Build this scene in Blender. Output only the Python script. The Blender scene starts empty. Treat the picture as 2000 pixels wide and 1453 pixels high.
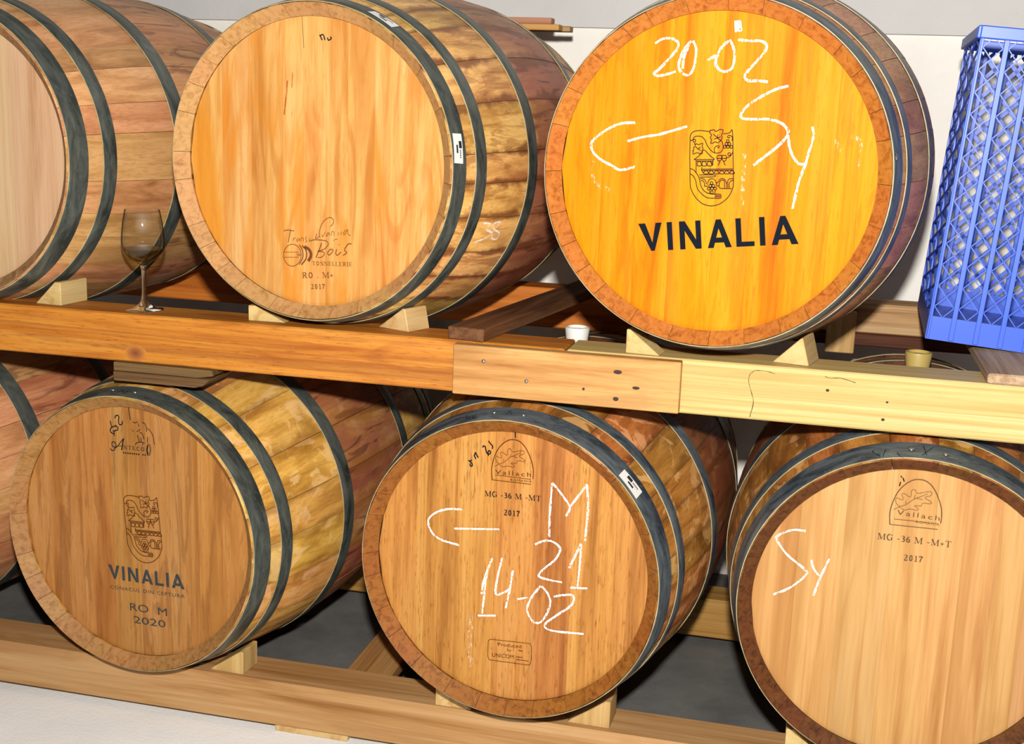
import bpy, math, random
from mathutils import Vector, Matrix
random.seed(7)
scene = bpy.context.scene
COL = scene.collection

# ------------------------------------------------------------------ camera
CAM_F, CAM_YAW, CAM_PITCH, CAM_ROLL = 2445.97, 0.2350, 0.2138, 0.0353
CAM_POS = Vector((0.5079, -2.1178, 0.8522))
def cam_axes():
    f = Vector((-math.sin(CAM_YAW)*math.cos(CAM_PITCH), math.cos(CAM_YAW)*math.cos(CAM_PITCH), -math.sin(CAM_PITCH)))
    r = Vector((math.cos(CAM_YAW), math.sin(CAM_YAW), 0)); u = r.cross(f)
    return (r*math.cos(CAM_ROLL)+u*math.sin(CAM_ROLL)), (-r*math.sin(CAM_ROLL)+u*math.cos(CAM_ROLL)), f
_r, _u, _f = cam_axes()
cd = bpy.data.cameras.new('camera'); cd.sensor_fit = 'HORIZONTAL'; cd.sensor_width = 36.0
cd.lens = 36.0*CAM_F/2000.0; cd.clip_start = 0.05; cd.clip_end = 60
cam = bpy.data.objects.new('camera', cd); COL.objects.link(cam)
cam.matrix_world = Matrix(((_r.x,_u.x,-_f.x,CAM_POS.x),(_r.y,_u.y,-_f.y,CAM_POS.y),(_r.z,_u.z,-_f.z,CAM_POS.z),(0,0,0,1)))
scene.camera = cam

# ------------------------------------------------------------------ world, flash, exposure
w = bpy.data.worlds.new('world'); scene.world = w; w.use_nodes = True
w.node_tree.nodes['Background'].inputs[0].default_value = (0.95, 0.97, 1.0, 1)
w.node_tree.nodes['Background'].inputs[1].default_value = 0.075
ld = bpy.data.lights.new('camera_flash', 'POINT'); ld.energy = 505; ld.shadow_soft_size = 0.032; ld.color = (1.0, 0.965, 0.91)
lo = bpy.data.objects.new('camera_flash', ld); COL.objects.link(lo); lo.location = (0.50, -2.10, 1.082)
vs = scene.view_settings
vs.view_transform = 'Standard'; vs.look = 'None'; vs.gamma = 1.0; vs.use_curve_mapping = False; vs.exposure = 0.0

# ------------------------------------------------------------------ helpers
def s2l(c): c /= 255.0; return c/12.92 if c <= 0.04045 else ((c+0.055)/1.055)**2.4
ALB = 0.47
def C(r, g, b, k=1.0): return (min(.9, s2l(r)*ALB*k), min(.9, s2l(g)*ALB*k), min(.9, s2l(b)*ALB*k), 1)

def link(o, parent=None):
    COL.objects.link(o)
    if parent: o.parent = parent
    return o
def mesh_obj(name, verts, faces, mats, parent=None, smooth=False, midx=None):
    me = bpy.data.meshes.new(name); me.from_pydata(verts, [], faces)
    for m in (mats if isinstance(mats, (list, tuple)) else [mats]): me.materials.append(m)
    if midx: me.polygons.foreach_set('material_index', midx)
    if smooth: me.polygons.foreach_set('use_smooth', [True]*len(faces))
    me.update()
    return link(bpy.data.objects.new(name, me), parent)
def tag(o, label, cat, group=None, kind=None):
    o['label'] = label
    if cat: o['category'] = cat
    if group: o['group'] = group
    if kind: o['kind'] = kind
    return o
def empty(name, loc, rz=0.0, parent=None):
    o = bpy.data.objects.new(name, None); o.empty_display_size = .05
    link(o, parent); o.location = loc; o.rotation_euler = (0, 0, rz); return o
def box_vf(x0, x1, y0, y1, z0, z1):
    v = [(x0,y0,z0),(x1,y0,z0),(x1,y1,z0),(x0,y1,z0),(x0,y0,z1),(x1,y0,z1),(x1,y1,z1),(x0,y1,z1)]
    f = [(0,3,2,1),(4,5,6,7),(0,1,5,4),(1,2,6,5),(2,3,7,6),(3,0,4,7)]
    return v, f
def bevel(o, w=0.002, seg=1):
    m = o.modifiers.new('bevel', 'BEVEL'); m.width = w; m.segments = seg; m.limit_method = 'ANGLE'; m.angle_limit = math.radians(40)
    return o
def merge(parts):
    V, Fc = [], []
    for v, f in parts:
        n = len(V); V += v; Fc += [tuple(i+n for i in q) for q in f]
    return V, Fc
def lathe(prof, n=48, closed=False):
    V, Fc = [], []
    for r, z in prof:
        for k in range(n):
            a = 2*math.pi*k/n; V.append((r*math.cos(a), r*math.sin(a), z))
    m = len(prof)
    for i in range(m if closed else m-1):
        j = (i+1) % m
        for k in range(n):
            l = (k+1) % n; Fc.append((i*n+k, i*n+l, j*n+l, j*n+k))
    return V, Fc

# ------------------------------------------------------------------ materials
def new_mat(name):
    m = bpy.data.materials.new(name); m.use_nodes = True
    nt = m.node_tree; return m, nt, nt.nodes['Principled BSDF']
def N(nt, t, **kw):
    n = nt.nodes.new(t)
    for k, v in kw.items(): setattr(n, k, v)
    return n
def math_n(nt, op, a, b=None, c=None, clamp=False):
    n = N(nt, 'ShaderNodeMath', operation=op); n.use_clamp = clamp
    for i, v in enumerate((a, b, c)):
        if v is None: continue
        if isinstance(v, (int, float)): n.inputs[i].default_value = v
        else: nt.links.new(v, n.inputs[i])
    return n.outputs[0]
def mixc(nt, fac, a, b, blend='MIX'):
    n = N(nt, 'ShaderNodeMix', data_type='RGBA', blend_type=blend)
    for i, v in ((0, fac), (6, a), (7, b)):
        if isinstance(v, (int, float)): n.inputs[i].default_value = v
        elif isinstance(v, tuple): n.inputs[i].default_value = v
        else: nt.links.new(v, n.inputs[i])
    return n.outputs[2]
def noise(nt, vec, scale=1.0, detail=4, rough=.55, dist=0.0):
    n = N(nt, 'ShaderNodeTexNoise'); n.inputs['Scale'].default_value = scale; n.inputs['Detail'].default_value = detail
    n.inputs['Roughness'].default_value = rough; n.inputs['Distortion'].default_value = dist
    nt.links.new(vec, n.inputs['Vector']); return n.outputs['Fac']
def smooth(nt, v, a, b):
    n = N(nt, 'ShaderNodeMapRange', interpolation_type='SMOOTHSTEP'); nt.links.new(v, n.inputs[0])
    n.inputs[1].default_value = a; n.inputs[2].default_value = b; return n.outputs[0]
def vscale(nt, vec, s):
    n = N(nt, 'ShaderNodeVectorMath', operation='MULTIPLY'); nt.links.new(vec, n.inputs[0]); n.inputs[1].default_value = s; return n.outputs[0]
def ramp(nt, fac, stops):
    n = N(nt, 'ShaderNodeValToRGB'); nt.links.new(fac, n.inputs[0]); e = n.color_ramp.elements
    e[0].position, e[0].color = stops[0]; e[1].position, e[1].color = stops[-1]
    for p, c in stops[1:-1]:
        q = e.new(p); q.color = c
    return n.outputs[0]

def wood(name, dark, base, light, axis='z', across=26.0, along=1.6, fine=.35, rough=.5, spec=.3, var=.10, huevar=.012,
         bump=.12, figure=0.0, blotch=None, wine=None, streak=None, pore=0.0, coat=0.0, specks=0.0, joint=None):
    m, nt, bs = new_mat(name)
    tc = N(nt, 'ShaderNodeTexCoord'); oi = N(nt, 'ShaderNodeObjectInfo')
    off = N(nt, 'ShaderNodeCombineXYZ'); rr = math_n(nt, 'MULTIPLY', oi.outputs['Random'], 31.0)
    for i in range(3): nt.links.new(rr, off.inputs[i])
    va = N(nt, 'ShaderNodeVectorMath', operation='ADD'); nt.links.new(tc.outputs['Object'], va.inputs[0]); nt.links.new(off.outputs[0], va.inputs[1])
    vec = va.outputs[0]
    k = {'x': (along, across, across), 'y': (across, along, across), 'z': (across, across, along)}[axis]
    v1 = vscale(nt, vec, k)
    n1 = noise(nt, v1, 1.0, 5, .6, .7)
    col = ramp(nt, n1, [(.28, dark), (.5, base), (.74, light)])
    v2 = vscale(nt, vec, tuple(q*(9 if q == across else 3.2) for q in k))
    n2 = noise(nt, v2, 1.0, 3, .6, .2)
    f2 = smooth(nt, n2, .42, .72)
    col = mixc(nt, math_n(nt, 'MULTIPLY', f2, fine), col, dark)
    if figure:
        kk = {'x': (1.2, 7, 7), 'y': (7, 1.2, 7), 'z': (7, 7, 1.2)}[axis]
        wv = N(nt, 'ShaderNodeTexNoise'); wv.inputs['Scale'].default_value = 1.0; wv.inputs['Detail'].default_value = 1.0
        nt.links.new(vscale(nt, vec, kk), wv.inputs['Vector'])
        sn = math_n(nt, 'SINE', math_n(nt, 'MULTIPLY', wv.outputs['Fac'], 95.0))
        fg = smooth(nt, sn, .25, .95)
        gate = smooth(nt, noise(nt, vscale(nt, vec, (5, 5, 5)), 1, 2), .46, .62)
        col = mixc(nt, math_n(nt, 'MULTIPLY', math_n(nt, 'MULTIPLY', fg, gate), figure), col, dark)
    if pore:
        v3 = vscale(nt, vec, {'x': (34, 300, 300), 'y': (300, 34, 300), 'z': (300, 300, 34)}[axis])
        pf = smooth(nt, noise(nt, v3, 1.0, 3, .6), .55, .70)
        col = mixc(nt, math_n(nt, 'MULTIPLY', pf, pore), col, dark)
    if blotch:
        bc, amt, sc = blotch
        bf = smooth(nt, noise(nt, vscale(nt, vec, sc), 1.0, 4, .62, .5), .50, .66)
        col = mixc(nt, math_n(nt, 'MULTIPLY', bf, amt), col, bc)
    if streak:
        bc, amt, sc = streak
        bf = smooth(nt, noise(nt, vscale(nt, vec, sc), 1.0, 4, .6, 1.2), .53, .60)
        col = mixc(nt, math_n(nt, 'MULTIPLY', bf, amt), col, bc)
    if wine:
        wc, amt, h0, h1 = wine
        sp = N(nt, 'ShaderNodeSeparateXYZ'); nt.links.new(tc.outputs['Object'], sp.inputs[0])
        d = math_n(nt, 'ABSOLUTE', math_n(nt, 'SUBTRACT', sp.outputs[1], .475))
        wob = math_n(nt, 'MULTIPLY', math_n(nt, 'SUBTRACT', noise(nt, vscale(nt, vec, (18, 8, 18)), 1, 3), .5), .06)
        fw = smooth(nt, math_n(nt, 'ADD', d, wob), h1, h0)
        den = smooth(nt, noise(nt, vscale(nt, vec, (22, 5, 22)), 1, 4, .6, .6), .25, .62)
        fw = math_n(nt, 'MULTIPLY', fw, math_n(nt, 'MULTIPLY_ADD', den, .45, .55))
        col = mixc(nt, math_n(nt, 'MULTIPLY', fw, amt), col, wc)
        dk = tuple(q*.38 for q in wc[:3])+(1,)
        lines = smooth(nt, noise(nt, vscale(nt, vec, (42, 6, 42)), 1, 3, .55, .9), .54, .64)
        col = mixc(nt, math_n(nt, 'MULTIPLY', math_n(nt, 'MULTIPLY', lines, fw), .75), col, dk)
    if joint:      # wine that seeped out along the stave joints
        jc, jamt = joint
        at = N(nt, 'ShaderNodeAttribute', attribute_name='joint')
        wob = math_n(nt, 'MULTIPLY', math_n(nt, 'SUBTRACT', noise(nt, vscale(nt, vec, (9, 7, 9)), 1, 4, .6), .5), 1.9)
        jf = smooth(nt, math_n(nt, 'ADD', at.outputs['Fac'], wob), .62, .98)
        col = mixc(nt, math_n(nt, 'MULTIPLY', jf, jamt), col, jc)
    if specks:
        sf = smooth(nt, noise(nt, vscale(nt, vec, (230, 230, 230)), 1.0, 2, .6), .68, .74)
        gate2 = smooth(nt, noise(nt, vscale(nt, vec, (7, 7, 7)), 1.0, 2), .48, .62)
        col = mixc(nt, math_n(nt, 'MULTIPLY', math_n(nt, 'MULTIPLY', sf, gate2), specks), col, C(250, 220, 180))
    hs = N(nt, 'ShaderNodeHueSaturation'); nt.links.new(col, hs.inputs['Color'])
    nt.links.new(math_n(nt, 'MULTIPLY_ADD', oi.outputs['Random'], 2*var, 1.0-var), hs.inputs['Value'])
    r2 = math_n(nt, 'FRACT', math_n(nt, 'MULTIPLY', oi.outputs['Random'], 7.31))
    nt.links.new(math_n(nt, 'MULTIPLY_ADD', r2, 2*huevar, .5-huevar), hs.inputs['Hue'])
    nt.links.new(hs.outputs[0], bs.inputs['Base Color'])
    rg = math_n(nt, 'MULTIPLY_ADD', n2, .25, rough-.12); nt.links.new(rg, bs.inputs['Roughness'])
    bs.inputs['Specular IOR Level'].default_value = spec
    if coat:
        bs.inputs['Coat Weight'].default_value = coat; bs.inputs['Coat Roughness'].default_value = .32
    if bump:
        bp = N(nt, 'ShaderNodeBump'); bp.inputs['Strength'].default_value = bump; bp.inputs['Distance'].default_value = .004
        nt.links.new(math_n(nt, 'ADD', n1, math_n(nt, 'MULTIPLY', n2, .6)), bp.inputs['Height']); nt.links.new(bp.outputs[0], bs.inputs['Normal'])
    return m

def metal(name, base, light, rough=.42, metallic=.55):
    m, nt, bs = new_mat(name)
    tc = N(nt, 'ShaderNodeTexCoord'); oi = N(nt, 'ShaderNodeObjectInfo')
    n1 = noise(nt, vscale(nt, tc.outputs['Object'], (9, 26, 9)), 1, 6, .7, .8)
    n2 = noise(nt, tc.outputs['Object'], 120, 4, .7)
    col = ramp(nt, n1, [(.38, base), (.76, light)])
    col = mixc(nt, math_n(nt, 'MULTIPLY', smooth(nt, n2, .56, .74), .45), col, light)
    rust = smooth(nt, noise(nt, tc.outputs['Object'], 31, 4, .6), .62, .74)
    col = mixc(nt, math_n(nt, 'MULTIPLY', rust, .35), col, C(120, 90, 60))
    nt.links.new(col, bs.inputs['Base Color']); bs.inputs['Metallic'].default_value = metallic
    nt.links.new(math_n(nt, 'MULTIPLY_ADD', n2, .3, rough-.12), bs.inputs['Roughness'])
    return m
def plain(name, col, rough=.5, metallic=0.0, spec=.4):
    m, nt, bs = new_mat(name); bs.inputs['Base Color'].default_value = col
    n1 = noise(nt, N(nt, 'ShaderNodeTexCoord').outputs['Object'], 60, 3)
    nt.links.new(mixc(nt, math_n(nt, 'MULTIPLY', n1, .25), col, tuple(c*.75 for c in col[:3])+(1,)), bs.inputs['Base Color'])
    bs.inputs['Roughness'].default_value = rough; bs.inputs['Metallic'].default_value = metallic; bs.inputs['Specular IOR Level'].default_value = spec
    return m
def broken(name, col, lo, hi, sc=(500, 500, 500), rough=.9):
    """marks worn into the wood grain: noise decides where the mark covers the wood"""
    m, nt, bs = new_mat(name); bs.inputs['Base Color'].default_value = col; bs.inputs['Roughness'].default_value = rough
    bs.inputs['Specular IOR Level'].default_value = .02
    v = vscale(nt, N(nt, 'ShaderNodeTexCoord').outputs['Object'], sc)
    nt.links.new(smooth(nt, noise(nt, v, 1.0, 3, .6), lo, hi), bs.inputs['Alpha']); return m

HOOP = metal('galvanised_hoop', C(62, 70, 66), C(146, 152, 142), .42, .35)
HOOP_D = metal('galvanised_hoop_blue', C(60, 74, 88), C(158, 172, 176), .42, .35)
HOOP_EDGE_GLEAM = metal('hoop_cut_edge_gleam', C(168, 146, 98), C(246, 226, 176), .5, .0)  # pale cut steel edge, its gleam painted into the cream colour
RIVET = plain('rivet_steel', C(225, 225, 220), .25, .9)
CHALK = broken('chalk', (.84, .82, .77, 1), .40, .50, (520, 520, 240))
CHALK_F = broken('chalk_faint', (.80, .74, .64, 1), .50, .80, (300, 300, 110))
INK = broken('black_ink', (.006, .008, .012, 1), .18, .30, (500, 500, 260), 1.0)
BRAND = broken('burnt_brand', C(96, 48, 14), .26, .40, (520, 520, 300), .8)
BRAND_G = broken('grey_brand', C(110, 84, 62), .26, .42, (520, 520, 300), .8)
PAINT = broken('worn_paint', C(70, 78, 82), .26, .44, (380, 380, 160), .6)
CRACK = plain('crack_brown', C(110, 80, 50), .9)  # thin brown line along a crack in the head
DRIP = broken('wine_drip', C(206, 104, 48), .36, .52, (300, 300, 60), .6)
MARKMAT = {'chalk': CHALK, 'chalk_faint': CHALK_F, 'ink': INK, 'brand': BRAND, 'paint': PAINT, 'crack': CRACK, 'drip': DRIP}
MARKNAME = {'chalk': 'chalk_stroke', 'chalk_faint': 'chalk_smear', 'ink': 'ink_marking', 'brand': 'burnt_brand', 'paint': 'painted_lettering', 'crack': 'head_crack', 'drip': 'wine_drip'}
STICKER = plain('sticker_paper', (.62, .61, .58, 1), .45)
PRINT = plain('sticker_print', (.012, .014, .02, 1), .5)

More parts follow.
